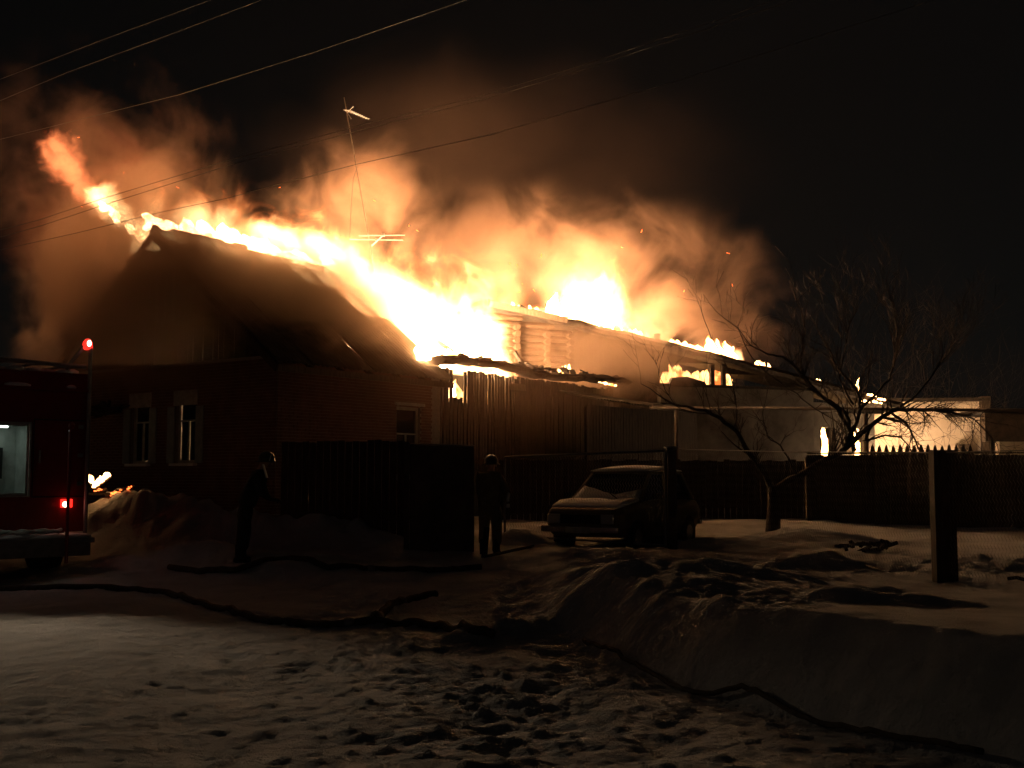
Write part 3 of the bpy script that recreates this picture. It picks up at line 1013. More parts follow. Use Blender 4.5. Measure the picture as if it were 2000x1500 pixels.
# 7 annex
flame('band of fire along the top of the burnt annex beside the corrugated eave', [hl(5.35, 0.15, EAVE + .32), hl(6.4, 0.2, AH + .25), hl(9.1, 0.25, AH + .3)], 34, (0.16, 0.40), (0.09, 0.17), FL_HOT, (-0.2, 0, 0), 41, spread=0.1,
      gas=[dict(a=hl(5.2, 0.35, AH + .1), b=hl(9.4, 0.35, AH + .1), W=0.6, H=1.0, K=2.0, scale=1.2, seed=5.5, amp=0.6, step=0.5, taper=0.1)])
flame('small fire on the annex roof edge below the log corners', [hl(12.15, 0.0, AH + .28), hl(12.7, 0, AH + .28)], 6, (0.14, 0.36), (0.06, 0.1), FL_MID, (0, 0, 0), 42, spread=0.06)
flame('low strip of fire on the annex roof edge, rightmost on the annex', [hl(14.1, -0.25, AH + .12), hl(15.2, -0.25, AH + .06)], 7, (0.05, 0.14), (0.05, 0.08), FL_MID, (0, 0, 0), 43, spread=0.04)
flame('fire burning through the hole in the annex planks', [hl(6.65, 0.25, 3.42), hl(6.9, 0.25, 3.45)], 4, (0.35, 0.62), (0.10, 0.16), FL_HOT, (0.2, 0, 0), 44, spread=0.05)
flame('fire glowing behind the gapped annex planks', [hl(7.2, 0.75, 3.3), hl(9.3, 0.75, 3.3)], 12, (0.4, 0.8), (0.14, 0.24), FL_LOW, (0, 0, 0), 45, spread=0.1)


# ------------------------------------------------------------------ smoke
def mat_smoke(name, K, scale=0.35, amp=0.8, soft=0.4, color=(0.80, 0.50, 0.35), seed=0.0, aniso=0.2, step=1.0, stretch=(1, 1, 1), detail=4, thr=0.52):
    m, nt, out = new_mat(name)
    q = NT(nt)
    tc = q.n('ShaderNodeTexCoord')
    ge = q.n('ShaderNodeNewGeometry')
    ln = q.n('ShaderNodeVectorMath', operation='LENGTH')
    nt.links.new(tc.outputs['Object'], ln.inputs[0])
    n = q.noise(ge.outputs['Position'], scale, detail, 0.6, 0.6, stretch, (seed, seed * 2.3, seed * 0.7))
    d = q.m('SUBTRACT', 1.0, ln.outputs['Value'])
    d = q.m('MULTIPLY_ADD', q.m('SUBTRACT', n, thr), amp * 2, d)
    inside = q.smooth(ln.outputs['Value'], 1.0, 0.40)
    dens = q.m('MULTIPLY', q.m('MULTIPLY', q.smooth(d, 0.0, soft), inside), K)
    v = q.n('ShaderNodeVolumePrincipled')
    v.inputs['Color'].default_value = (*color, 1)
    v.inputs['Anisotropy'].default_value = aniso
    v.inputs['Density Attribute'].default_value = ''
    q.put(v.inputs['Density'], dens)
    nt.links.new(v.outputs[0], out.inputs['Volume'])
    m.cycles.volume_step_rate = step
    return m


def smoke(label, c, r, K, rot=(0, 0, 0), **kw):
    o = MB().ball((0, 0, 0), 1.04, 16, 10).build('smoke_plume', mat_smoke('smoke', K, **kw))
    o.location = c
    o.scale = r
    o.rotation_euler = rot
    tag(o, label, 'smoke', kind='stuff')
    return o


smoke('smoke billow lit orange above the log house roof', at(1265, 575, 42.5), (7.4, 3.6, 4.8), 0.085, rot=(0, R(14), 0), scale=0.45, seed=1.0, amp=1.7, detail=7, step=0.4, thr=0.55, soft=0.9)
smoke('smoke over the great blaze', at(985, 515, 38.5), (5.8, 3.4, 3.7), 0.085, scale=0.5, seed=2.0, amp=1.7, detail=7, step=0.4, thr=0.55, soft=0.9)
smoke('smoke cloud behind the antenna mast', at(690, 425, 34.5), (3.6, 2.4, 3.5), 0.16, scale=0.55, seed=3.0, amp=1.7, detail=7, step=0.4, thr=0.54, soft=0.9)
smoke('thin smoke drifting up over the brick house', at(800, 300, 37), (8.0, 4.0, 5.0), 0.0045, scale=0.25, seed=4.0, amp=1.2, soft=0.8)
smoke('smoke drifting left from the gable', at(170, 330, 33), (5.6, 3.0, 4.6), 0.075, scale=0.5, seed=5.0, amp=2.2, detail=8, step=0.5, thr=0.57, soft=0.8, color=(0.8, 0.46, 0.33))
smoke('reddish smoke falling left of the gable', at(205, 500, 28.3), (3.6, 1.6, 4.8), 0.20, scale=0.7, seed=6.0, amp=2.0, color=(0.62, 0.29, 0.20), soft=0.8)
smoke('brown smoke hanging in front of the gable', hl(-1.1, 4.1, 5.9), (1.5, 5.8, 3.9), 1.25, rot=(0, 0, AX), scale=0.6, seed=12.0, amp=1.1, color=(0.52, 0.34, 0.25), step=0.6)
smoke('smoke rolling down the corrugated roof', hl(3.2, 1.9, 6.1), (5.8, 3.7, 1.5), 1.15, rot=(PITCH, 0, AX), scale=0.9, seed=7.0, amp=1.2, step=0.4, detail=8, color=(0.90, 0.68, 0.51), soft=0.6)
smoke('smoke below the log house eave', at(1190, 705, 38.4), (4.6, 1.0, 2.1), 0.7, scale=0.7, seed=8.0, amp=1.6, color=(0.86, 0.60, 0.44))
smoke('thin smoke veil in front of the annex', at(830, 720, 27.5), (5.6, 2.0, 3.6), 0.07, scale=0.3, seed=10.0, amp=0.6)
smoke('thin smoke high above the roofs', at(1050, 330, 44), (11, 5, 6.0), 0.003, scale=0.18, seed=9.0, amp=1.0)

# thin smoky air over the whole place
hzm, hnt, hout = new_mat('smoky_air')
hv = hnt.nodes.new('ShaderNodeVolumePrincipled')
hv.inputs['Color'].default_value = (0.85, 0.72, 0.60, 1)
hv.inputs['Density'].default_value = 0.00004
hv.inputs['Anisotropy'].default_value = 0.3
hnt.links.new(hv.outputs[0], hout.inputs['Volume'])
tag(MB().span((-420, -70, -1.6), (420, 905, 26)).build('haze', hzm), kind='stuff')

# sparks carried off by the wind
mb = MB()
rs_ = random.Random(77)
for i in range(28):
    a = at(rs_.uniform(60, 1500), 0, 1) * 0
    px = rs_.uniform(120, 1450)
    py = 470 + (px - 300) * 0.17 - abs(rs_.gauss(0, 85)) - 20
    p = at(px, py, rs_.uniform(28, 36))
    d = Vector((rs_.uniform(-1, .3), rs_.uniform(-.3, .3), rs_.uniform(-.2, .8))).normalized() * rs_.uniform(.02, .12)
    mb.tube([p, p + d], rs_.uniform(.004, .009), 3)
tag(mb.build('flying_sparks', M['ember'], None), 'orange sparks drifting above the roofs', None, None, 'stuff')


# ------------------------------------------------------------------ fire truck (seen from its rear right corner)
TR = Vector((-7.69, 17.17, 0))
TR.z = hz(TR.x, TR.y) - 0.02
trk = thing('fire_truck', 'red fire truck at the left edge with glowing tail light and red beacon', 'fire truck', TR, R(43.8))
TZ = lambda z: z - TR.z
W2 = 1.25
zb, zt = TZ(0.78), TZ(3.28)
c0, c1, q0, q1 = -0.92, 0.33, TZ(1.36), TZ(2.45)       # rear compartment
mb = MB()
mb.span((-W2, 0, zb), (c0, 5.6, zt)).span((c1, 0, zb), (W2, 5.6, zt)).span((c0, 0, zb), (c1, 5.6, q0)).span((c0, 0, q1), (c1, 5.6, zt)).span((c0, 0.5, q0), (c1, 5.6, q1))
mb.build('body', M['truckred'], trk)
mb = MB()
mb.span((c0 + .004, 0.46, q0 + .004), (c1 - .004, 0.498, q1 - .004))
mb.span((c0 + .004, 0.02, q0 + .004), (c0 + .03, 0.455, q1 - .004)).span((c1 - .03, 0.02, q0 + .004), (c1 - .004, 0.455, q1 - .004))
mb.span((c0 + .032, 0.02, q0 + .004), (c1 - .032, 0.455, q0 + .03)).span((c0 + .032, 0.02, q1 - .03), (c1 - .032, 0.455, q1 - .004))
mb.build('compartment_lining', M['cream'], trk)
MB().span((c0 + .05, 0.36, q0 + .25), (c1 - .26, 0.44, q1 - .36)).build('pump_panel', M['blackrub'], trk)
for i in range(3):
    for j in range(2):
        MB().tube([(c1 - .36 - i * .17, 0.345, q1 - .46 - j * .16), (c1 - .36 - i * .17, 0.36, q1 - .46 - j * .16)], 0.05, 10).build('gauge', M['chrome'], trk)
mb = MB()
for a in ((c0 - .03, c0, q0 - .03, q1 + .03), (c1, c1 + .03, q0 - .03, q1 + .03), (c0, c1, q1, q1 + .03), (c0, c1, q0 - .03, q0)):
    mb.span((a[0], -0.02, a[2]), (a[1], -0.002, a[3]))
mb.build('compartment_frame', M['whitepaint'], trk)
cl = MB().span((c0 + .3, 0.06, q1 - .06), (c1 - .3, 0.12, q1 - .034))
cl.build('compartment_lamp', mat_emit('compartment_lamp', (0.85, 1.0, 0.88), 3.0), trk)
mb = MB().span((-W2 + .02, -0.42, TZ(0.62)), (W2 - .02, -0.003, TZ(0.70)))
mb.build('rear_step', M['steel'], trk)
mb = MB()
rings = []
for i in range(15):
    u = -W2 + 0.05 + (2 * W2 - .1) * i / 14
    t = 0.05 + 0.03 * mnoise.noise((u * 3, 1, 4))
    rings.append([(u, -0.40, TZ(0.705)), (u, -0.36, TZ(0.705) + t), (u, -0.1, TZ(0.705) + t * 1.3), (u, -0.02, TZ(0.705))])
mb.loft(rings)
mb.build('snow_layer', M['snow'], trk, smooth=True)
MB().span((-W2 + .05, -0.34, TZ(0.42)), (W2 - .05, -0.22, TZ(0.61))).build('bumper', M['steel'], trk)
for z_ in (1.32, 2.52):
    MB().span((c1 + .06, -0.006, TZ(z_)), (W2 - .06, -0.002, TZ(z_) + .018)).build('door_seam', M['blackrub'], trk)
MB().span((c1 + .06, -0.006, TZ(1.34)), (c1 + .075, -0.002, TZ(2.52))).build('door_seam', M['blackrub'], trk)
MB().span((c1 + .14, -0.04, TZ(1.85)), (c1 + .17, -0.003, TZ(2.05))).build('latch', M['chrome'], trk)
for k in range(3):
    MB().span((W2 - .16, -0.03, TZ(1.5 + k * .45)), (W2 - .08, -0.003, TZ(1.56 + k * .45))).build('hinge', M['steel'], trk)
# rear work lamp on the far corner of the roof; it throws the pale pool of light on the street snow
wl = Vector((-1.12, -0.30, TZ(3.10)))
WLT = Vector((-4.2, 9.6, 0.0)) - TR
WLT = Matrix.Rotation(-R(43.8), 3, 'Z') @ WLT
wd = (WLT - wl).normalized()
MB().bar((-1.12, 0.0, TZ(3.05)), wl, 0.04).tube([wl - wd * .10, wl], [.07, .11], 12).build('work_lamp', M['steel'], trk)
MB().tube([wl + wd * .002, wl + wd * .012], .09, 12).build('work_lamp_lens', M['lamphot'], trk)
ld = bpy.data.lights.new('work_lamp_light', 'SPOT')
ld.energy, ld.color, ld.spot_size, ld.spot_blend, ld.shadow_soft_size = 330.0, (1.0, 0.73, 0.47), R(50), 0.85, 0.09
lo = bpy.data.objects.new('work_lamp_light', ld)
col.objects.link(lo)
lo.parent = trk
lo.location = wl + wd * .03
lo.rotation_euler = wd.to_track_quat('-Z', 'Y').to_euler()
# corner rails, hand rail, ledge
MB().tube([(W2 - .02, -0.05, TZ(0.72)), (W2 - .02, -0.05, TZ(3.7))], 0.035, 8).build('corner_rail', M['steel'], trk)
MB().tube([(0.78, -0.45, TZ(0.32)), (0.78, -0.45, TZ(2.36)), (0.80, -0.44, TZ(2.42))], 0.028, 8).ball((0.80, -0.44, TZ(2.43)), 0.05).build('hand_rail', M['truckred'], trk)
MB().span((-W2, -0.09, TZ(2.98)), (W2 - .05, -0.003, TZ(3.03))).build('ledge', M['truckred'], trk)
mb = MB()
for a, b in ((-0.1, 0.32), (0.86, 1.02)):
    mb.ball(((a + b) / 2, -0.05, TZ(3.05)), ((b - a) / 2, 0.045, 0.04), 8, 5)
tag(mb.build('snow_patch', M['snow'], trk, smooth=True), kind='stuff')
mb = MB()
for i in range(9):
    a = -1.2 + i * 0.27
    mb.ball((a, 0.15 + rnd.uniform(0, .2), zt + 0.02), (rnd.uniform(.12, .22), .2, rnd.uniform(.03, .07)), 8, 5)
tag(mb.build('roof_snow', M['snow'], trk, smooth=True), kind='stuff')
mb = MB().tube([(-W2, -0.12, zt + .16), (W2 - .12, -0.12, zt + .10)], 0.035, 8)
for i in range(5):
    mb.tube([(-1.1 + i * .52, -0.12, zt + .13), (-1.1 + i * .52, 3.5, zt + .13)], 0.02, 6)
mb.build('roof_rack', M['steel'], trk)
MB().bar((0.86, 0.0, zt + .06), (1.16, 0.0, TZ(3.74)), 0.05).build('beacon_bracket', M['steel'], trk)
bc = MB().tube([(1.2, 0, TZ(3.68)), (1.2, 0, TZ(3.72)), (1.2, 0, TZ(3.80)), (1.2, 0, TZ(3.85))], [0.085, 0.08, 0.07, 0.03], 12)
b_ = bc.build('beacon', M['beacon'], trk, smooth=True)
MB().ball((1.19, -0.085, TZ(3.77)), (0.035, 0.02, 0.05)).build('beacon_bulb', M['lamphot'], b_, smooth=True)
tl = MB().span((0.84, -0.045, TZ(1.16)), (1.02, -0.003, TZ(1.29))).build('tail_light', M['beacon'], trk, bevel=.01)
MB().ball((0.90, -0.05, TZ(1.21)), (0.045, 0.02, 0.045)).build('tail_light_bulb', M['lamphot'], tl, smooth=True)
MB().span((-1.02, -0.045, TZ(1.16)), (-0.84, -0.003, TZ(1.29))).build('tail_light', M['beacon'], trk, bevel=.01)
for sx in (-1, 1):
    for y in (1.0, 4.4, 6.6):
        w = MB()
        rg = []
        for xx, rr in ((-.15, .30), (-.15, .47), (-.1, .50), (.1, .50), (.15, .47), (.15, .30)):
            rg.append([(sx * 1.0 + xx, y + rr * math.cos(2 * math.pi * k / 20), 0.5 + rr * math.sin(2 * math.pi * k / 20)) for k in range(20)])
        w.loft(rg)
        wo_ = w.build('wheel', M['blackrub'], trk, smooth=True)
        MB().tube([(sx * 1.12, y, .5), (sx * 1.17, y, .5)], 0.26, 16).build('rim', M['steel'], wo_)
MB().span((-1.2, 5.65, 0.7), (1.2, 7.6, 2.6)).build('cab', M['truckred'], trk, bevel=.12)
MB().span((-1.21, 6.2, 1.7), (1.21, 7.2, 2.35)).build('cab_window', M['glass'], trk)
hs_ = [(-0.35 + .05 * math.sin(i), -0.30 + 0.05 * math.sin(i * 1.3), TZ(0.80) + 0.012 * (i % 3)) for i in range(2)]
pts = [(-0.3 + 0.09 * i, -0.25 + 0.06 * math.sin(i * 1.1), TZ(0.80) + 0.03 * math.sin(i * .9) ** 2) for i in range(13)]
o = MB().tube(pts, 0.03, 7).tube([(p[0] + .1, p[1] - .06, p[2] - .01) for p in pts[:-2]], 0.028, 7).build('hose_length', M['cream'], None, smooth=True)
o.parent = None
o.matrix_world = trk.matrix_basis.copy()
tag(o, 'pale hose length lying on the snowy rear step of the fire truck', 'hose')


# ------------------------------------------------------------------ snow-covered saloon car behind the gate
CP = at(1225, 1060, 23.0)
CP.z = hz(CP.x, CP.y) - 0.08
car = thing('parked_car', 'boxy old saloon car with snow on roof and windscreen behind the wire mesh', 'car', CP, R(-90 - 31))
# local: x forward, y left, z up


def sect(x, hw, z0, z1, tuck=0.08):
    return [(x, -hw + tuck, z0), (x, -hw, z0 + .18), (x, -hw, z1 - .12), (x, -hw + .07, z1), (x, hw - .07, z1), (x, hw, z1 - .12), (x, hw, z0 + .18), (x, hw - tuck, z0)]


rg = [sect(-2.05, .70, .42, .86), sect(-1.98, .77, .36, .93), sect(-1.1, .81, .28, .97), sect(0, .82, .27, .98), sect(.75, .82, .27, .97), sect(1.75, .79, .30, .88), sect(2.0, .74, .38, .83), sect(2.04, .70, .42, .78)]
MB().loft(rg).build('body', M['carpaint'], car, smooth=False, bevel=.02)


def cab(x, hw, z): return [(x, -hw, z), (x, hw, z)]


g = MB()
cb = [(-1.60, .72), (.95, .74)]          # bottom rear/front, half width
ct = [(-1.22, .61), (.26, .61)]
ZB, ZR = .96, 1.49
g.add([(cb[0][0], -cb[0][1], ZB), (cb[1][0], -cb[1][1], ZB), (cb[1][0], cb[1][1], ZB), (cb[0][0], cb[0][1], ZB), (ct[0][0], -ct[0][1], ZR), (ct[1][0], -ct[1][1], ZR), (ct[1][0], ct[1][1], ZR), (ct[0][0], ct[0][1], ZR)],
      [(3, 2, 1, 0), (4, 5, 6, 7), (0, 1, 5, 4), (1, 2, 6, 5), (2, 3, 7, 6), (3, 0, 4, 7)])
g.build('windows', M['glass'], car)
for sy in (-1, 1):
    p = MB()
    p.bar((.97, sy * .745, ZB), (.26, sy * .62, ZR + .01), .06, .06)
    p.bar((-1.62, sy * .725, ZB), (-1.22, sy * .62, ZR + .01), .16, .06)
    p.bar((-.32, sy * .745, ZB), (-.32, sy * .615, ZR + .01), .06, .05)
    tag(p.build('pillar', M['carpaint'], car), kind='stuff')
MB().span((-1.30, -.64, ZR + .002), (.32, .64, ZR + .06)).build('roof', M['carpaint'], car, bevel=.03)
rs = []
for i in range(13):
    x = -1.33 + 1.67 * i / 12
    e = math.sin(math.pi * min(max(i / 12, .04), .96)) ** .4
    rs.append([(x, .66 * math.cos(t), ZR + .055 + (0.13 + .02 * mnoise.noise((x * 3, t, 0))) * e * math.sin(t) ** .7) for t in np.linspace(.02, math.pi - .02, 12)] + [(x, -.5, ZR + .056), (x, .5, ZR + .056)])
MB().loft(rs).build('roof_snow', M['snow'], car, smooth=True)
# snow on the windscreen foot and the bonnet
ws = MB()
rs = []
for i in range(11):
    y = -.70 + 1.40 * i / 10
    up = .10 + .16 * abs(y - .15) / .8 + .03 * mnoise.noise((y * 4, 2, 2))
    k = up / (ZR - ZB)
    rs.append([(1.03, y, ZB - .02), (1.0, y, ZB + .05), (.98 - .70 * k, y * (1 - .15 * k), ZB + up + .03), (.94 - .70 * k, y * (1 - .15 * k), ZB + up)])
ws.loft(rs)
rs = []
for i in range(12):
    y = -.72 + 1.44 * i / 11
    t = .05 + .035 * mnoise.noise((y * 3.3, 6, 1))
    rs.append([(.95, y, .965), (1.0, y, .97 + t), (1.5, y, .93 + t + .03 * mnoise.noise((y * 2, 3, 1))), (1.8, y, .885 + t * .4), (1.84, y, .86)])
ws.loft(rs)
tag(ws.build('windscreen_snow', M['snow'], car, smooth=True), kind='stuff')
for sy in (-1, 1):
    o = MB().span((2.02, sy * .56 - .13, .56), (2.075, sy * .56 + .13, .74)).build('headlight', M['lens'], car, bevel=.02)
    MB().bar((.72, sy * .80, 1.0), (.70, sy * .93, 1.03), .03).box((.70, sy * .97, 1.06), (.06, .18, .11)).build('wing_mirror', M['blackrub'], car)
    for x in (-1.28, 1.25):
        w = MB()
        rr_ = []
        for yy, rr in ((-.09, .17), (-.09, .27), (-.05, .29), (.05, .29), (.09, .27), (.09, .17)):
            rr_.append([(x + rr * math.cos(2 * math.pi * k / 18), sy * .74 + yy, .29 + rr * math.sin(2 * math.pi * k / 18)) for k in range(18)])
        w.loft(rr_)
        wo_ = w.build('wheel', M['blackrub'], car, smooth=True)
        MB().tube([(x, sy * .80, .29), (x, sy * .835, .29)], .16, 14).build('rim', M['steel'], wo_)
        MB().tube([(x, sy * .79, .29), (x, sy * .825, .29)], .345, 18).build('wheel_arch', M['blackrub'], car)
    MB().span((-.34, sy * .818 - .004, .32), (-.325, sy * .818 + .004, .94)).build('door_gap', M['blackrub'], car)
    MB().span((-.62, sy * .825 - .012, .82), (-.48, sy * .825 + .012, .85)).build('door_handle', M['chrome'], car)
MB().span((2.03, -.42, .56), (2.06, .42, .73)).build('grille', M['blackrub'], car)
MB().span((2.06, -.80, .40), (2.15, .80, .52)).build('bumper', M['chrome'], car, bevel=.02)
MB().span((2.152, -.26, .39), (2.16, .26, .50)).build('number_plate', M['whitepaint'], car)
MB().span((-2.14, -.78, .42), (-2.06, .78, .54)).build('bumper', M['chrome'], car, bevel=.02)
MB().bar((1.03, .3, 1.0), (.74, -.1, 1.17), .015).build('wiper', M['blackrub'], car)
for sy in (-1, 1):
    MB().span((-2.06, sy * .58 - .14, .66), (-2.035, sy * .58 + .14, .80)).build('tail_light', mat('tail_lens', (0.3, 0.02, 0.02), rough=.2) if sy < 0 else bpy.data.materials['tail_lens'], car)


# ------------------------------------------------------------------ firefighters
def skin_mesh(name, chains, m, parent, sub=1):
    """one continuous limb surface: chains of (point, radius), the first point of a later chain may be an index into the points so far"""
    vs, rr, es = [], [], []
    for ch in chains:
        prev = None
        for e in ch:
            if isinstance(e, int):
                prev = e
                continue
            vs.append(e[0])
            rr.append(e[1])
            i = len(vs) - 1
            if prev is not None: es.append((prev, i))
            prev = i
    me = bpy.data.meshes.new(name)
    me.from_pydata(vs, es, [])
    me.materials.append(m)
    o = link(name, me, parent)
    o.modifiers.new('skin', 'SKIN')
    if not me.skin_vertices: me.attributes.new  # layer comes with the modifier
    for i, d in enumerate(me.skin_vertices[0].data):
        r = rr[i]
        d.radius = (r, r) if not isinstance(r, tuple) else r
        d.use_root = (i == 0)
    s = o.modifiers.new('sub', 'SUBSURF')
    s.levels = s.render_levels = sub
    o.modifiers['skin'].use_smooth_shade = True
    return o


def body_mat(suit, nx):
    """suit cloth and gloves, bare skin from the collar up"""
    m = suit.copy()
    m.name = 'suited_body'
    nt = m.node_tree
    b = [n for n in nt.nodes if n.type == 'BSDF_PRINCIPLED'][0]
    src = b.inputs['Base Color'].links[0].from_socket
    tc = nt.nodes.new('ShaderNodeTexCoord')
    sp = nt.nodes.new('ShaderNodeSeparateXYZ')
    nt.links.new(tc.outputs['Object'], sp.inputs[0])
    g = nt.nodes.new('ShaderNodeMath')
    g.operation = 'GREATER_THAN'
    g.inputs[1].default_value = 1.52
    nt.links.new(sp.outputs['Z'], g.inputs[0])
    mx = nt.nodes.new('ShaderNodeMix')
    mx.data_type = 'RGBA'
    nt.links.new(g.outputs[0], mx.inputs['Factor'])
    nt.links.new(src, mx.inputs[6])
    mx.inputs[7].default_value = (0.42, 0.26, 0.19, 1)
    nt.links.new(mx.outputs[2], b.inputs['Base Color'])
    return m


def firefighter(label, loc, rz, suit, lean=0.0, arm_f=0.6, helmet='helmet'):
    """faces local +x; leans forward by LEAN (metres at head height)"""
    p = thing('person', label, 'person', loc, rz, None)
    L = lambda x, y, z: (x + lean * max(0, z - .9) / .85, y, z)
    # body: pelvis root, spine, neck, head; arms with hands and fingers; legs with feet
    B = [[(L(0, 0, .95), .13), (L(0, 0, 1.12), .125), (L(0, 0, 1.32), .14), (L(0, 0, 1.47), .085), (L(.01, 0, 1.54), .055), (L(.02, 0, 1.63), .088), (L(.02, 0, 1.71), .085)]]
    n = 7
    J = []
    for sy in (-1, 1):
        B.append([2, (L(0, sy * .13, 1.42), .075), (L(0, sy * .20, 1.40), .062), (L(.06 * (1 + sy) + arm_f * .18, sy * .25, 1.15), .046), (L(.06 + arm_f * .42, sy * .20, 1.03), .036), (L(.10 + arm_f * .48, sy * .19, 1.02), .038)])
        n += 5
        hand = n - 1
        hx, hy, hz_ = L(.10 + arm_f * .48, sy * .19, 1.02)
        for f in range(4):
            B.append([hand, ((hx + .05, hy + (f - 1.5) * .020, hz_ - .012), .011), ((hx + .085, hy + (f - 1.5) * .021, hz_ - .04), .009), ((hx + .075, hy + (f - 1.5) * .020, hz_ - .068), .008)])
            n += 3
        B.append([hand, ((hx + .02, hy - sy * .045, hz_ - .01), .011), ((hx + .05, hy - sy * .055, hz_ - .035), .009)])
        n += 2
        B.append([0, (L(.0, sy * .10, .84), .105), (L(.04 * sy, sy * .12, .50), .072), (L(.03 * sy - .05, sy * .13, .12), .05), (L(.03 * sy + .02, sy * .13, .05), .045), (L(.03 * sy + .14, sy * .14, .04), .038)])
        n += 5
    body = skin_mesh('body', B, body_mat(suit, L(0, 0, 1.49)[0]), p, 1)
    # clothes a little thicker than the body
    C_ = [[(L(0, 0, .88), (.22, .18)), (L(0, 0, 1.05), (.205, .165)), (L(0, 0, 1.30), (.225, .175)), (L(0, 0, 1.45), (.13, .11))]]
    for sy in (-1, 1):
        C_.append([2, (L(0, sy * .17, 1.42), .108), (L(.06 * (1 + sy) + arm_f * .18, sy * .27, 1.15), .082), (L(.05 + arm_f * .40, sy * .20, 1.035), .052)])
    jacket = skin_mesh('jacket', C_, suit, p, 2)
    T_ = [[(L(0, 0, .98), (.16, .13)), (L(0, 0, .86), .125)]]
    for sy in (-1, 1):
        T_.append([1, (L(0, sy * .11, .76), .125), (L(.04 * sy, sy * .13, .50), .102), (L(.03 * sy - .04, sy * .14, .16), .09)])
    skin_mesh('trousers', T_, suit, p, 2)
    for sy in (-1, 1):
        x = .03 * sy
        mb = MB().loft([[(x - .05 + .075 * math.cos(t), sy * .13 + .07 * math.sin(t), z) for t in np.linspace(0, 2 * math.pi, 9)[:-1]] for z in (.30, .1)] +
                       [[(x - .01 + .14 * math.cos(t), sy * .135 + .06 * math.sin(t), z) for t in np.linspace(0, 2 * math.pi, 9)[:-1]] for z in (.07, -.01)])
        mb.build('boot', M['blackrub'], p, smooth=True)
    hx, hy, hzz = L(.02, 0, 1.70)
    mb = MB()
    rings = []
    for z, r_ in ((-.06, .165), (-.045, .17), (-.035, .128), (.03, .122), (.09, .09), (.125, .03)):
        rings.append([(hx + r_ * 1.12 * math.cos(2 * math.pi * k / 14) - (.03 if r_ > .15 else 0), hy + r_ * math.sin(2 * math.pi * k / 14), hzz + z) for k in range(14)])
    mb.loft(rings)
    mb.build('helmet', M[helmet], p, smooth=True)
    # face: nose, brow, ears as sub-shapes of one part
    mb = MB().ball((hx + .095, hy, hzz - .09), (.018, .014, .022), 6, 5)
    for sy in (-1, 1):
        mb.ball((hx, hy + sy * .09, hzz - .08), (.02, .012, .03), 6, 5)
    mb.build('nose_and_ears', M['skin'], p, smooth=True)
    mb = MB()
    for sy in (-1, 1): mb.ball((hx + .083, hy + sy * .032, hzz - .068), (.008, .012, .007), 6, 4)
    mb.build('eyes', M['glass'], p)
    MB().ball((hx + .088, hy, hzz - .130), (.006, .022, .006), 6, 4).build('mouth', mat('lips', (.3, .12, .1)) if 'lips' not in bpy.data.materials else bpy.data.materials['lips'], p)
    return p, L


P1 = at(476, 1088, 18.6)
pz = hz(P1.x, P1.y)
p1, L_ = firefighter('dark clad firefighter bending forward before the house, reflective band on the back', (P1.x, P1.y, pz - .02), R(20), M['cloth'], lean=0.34, arm_f=0.7)
ring = lambda z, rx, ry, h: [[(L_(0, 0, z)[0] + rx * math.cos(t), ry * math.sin(t), zz) for t in np.linspace(0, 2 * math.pi, 17)[:-1]] for zz in (z, z + h)]
MB().bar(L_(-.02, -.20, 1.60), L_(.13, -.24, 1.38), .05, .02).build('reflective_strip', M['strip'], p1)
MB().bar(L_(.06, -.17, 1.66), L_(.05, -.17, 1.76), .02, .012).build('reflective_strip', M['strip'], p1)
P2 = at(958, 1105, 20.6)
pz = hz(P2.x, P2.y)
p2, L_ = firefighter('firefighter in khaki suit standing in the gap between the two gates', (P2.x, P2.y, pz - .02), R(75), M['khaki'], lean=0.03, arm_f=0.35)
MB().bar(L_(.02, -.335, 1.12), L_(.08, -.30, .98), .04, .05).build('reflective_strip', M['strip'], p2)
MB().bar(L_(.07, -.31, .93), L_(.07, -.31, .86), .05, .05).build('reflective_strip', M['strip'], p2)


# ------------------------------------------------------------------ fences and gates
def ground_pt(px, Y):
    p = at(px, 1000, Y)
    p.z = hz(p.x, p.y)
    return p


def mesh_panel(parent, a, b, h0, h1, cell=0.055, r=0.0024):
    """woven wire: zigzag wires from a to b, from h0 above the ground to h1 (world heights)"""
    a, b = Vector(a), Vector(b)
    d = (b - a)
    d.z = 0
    L = d.length
    d.normalize()
    mb = MB()
    n = int(L / cell)
    side = Vector((-d.y, d.x, 0))
    for i in range(n):
        u = i * L / n
        t = u / L
        lo, hi = h0[0] + (h0[1] - h0[0]) * t, h1[0] + (h1[1] - h1[0]) * t
        m_ = max(2, int((hi - lo) / cell))
        prev = None
        vs, fs = [], []
        for j in range(m_ + 1):
            p = Vector((a.x, a.y, 0)) + d * (u + (cell * 0.55 if j % 2 else -cell * 0.05)) + Vector((0, 0, lo + (hi - lo) * j / m_)) + side * (r * (1 if j % 2 else -1))
            vs += [p + Vector((0, 0, r)) + d * r, p - Vector((0, 0, r)) + d * r * .2, p - d * r + side * r]
            if j:
                k = 3 * (j - 1)
                fs += [(k, k + 1, k + 4, k + 3), (k + 1, k + 2, k + 5, k + 4), (k + 2, k, k + 3, k + 5)]
        mb.add(vs, fs)
    return tag(mb.build('wire_mesh', M['galv'], parent), kind='stuff')


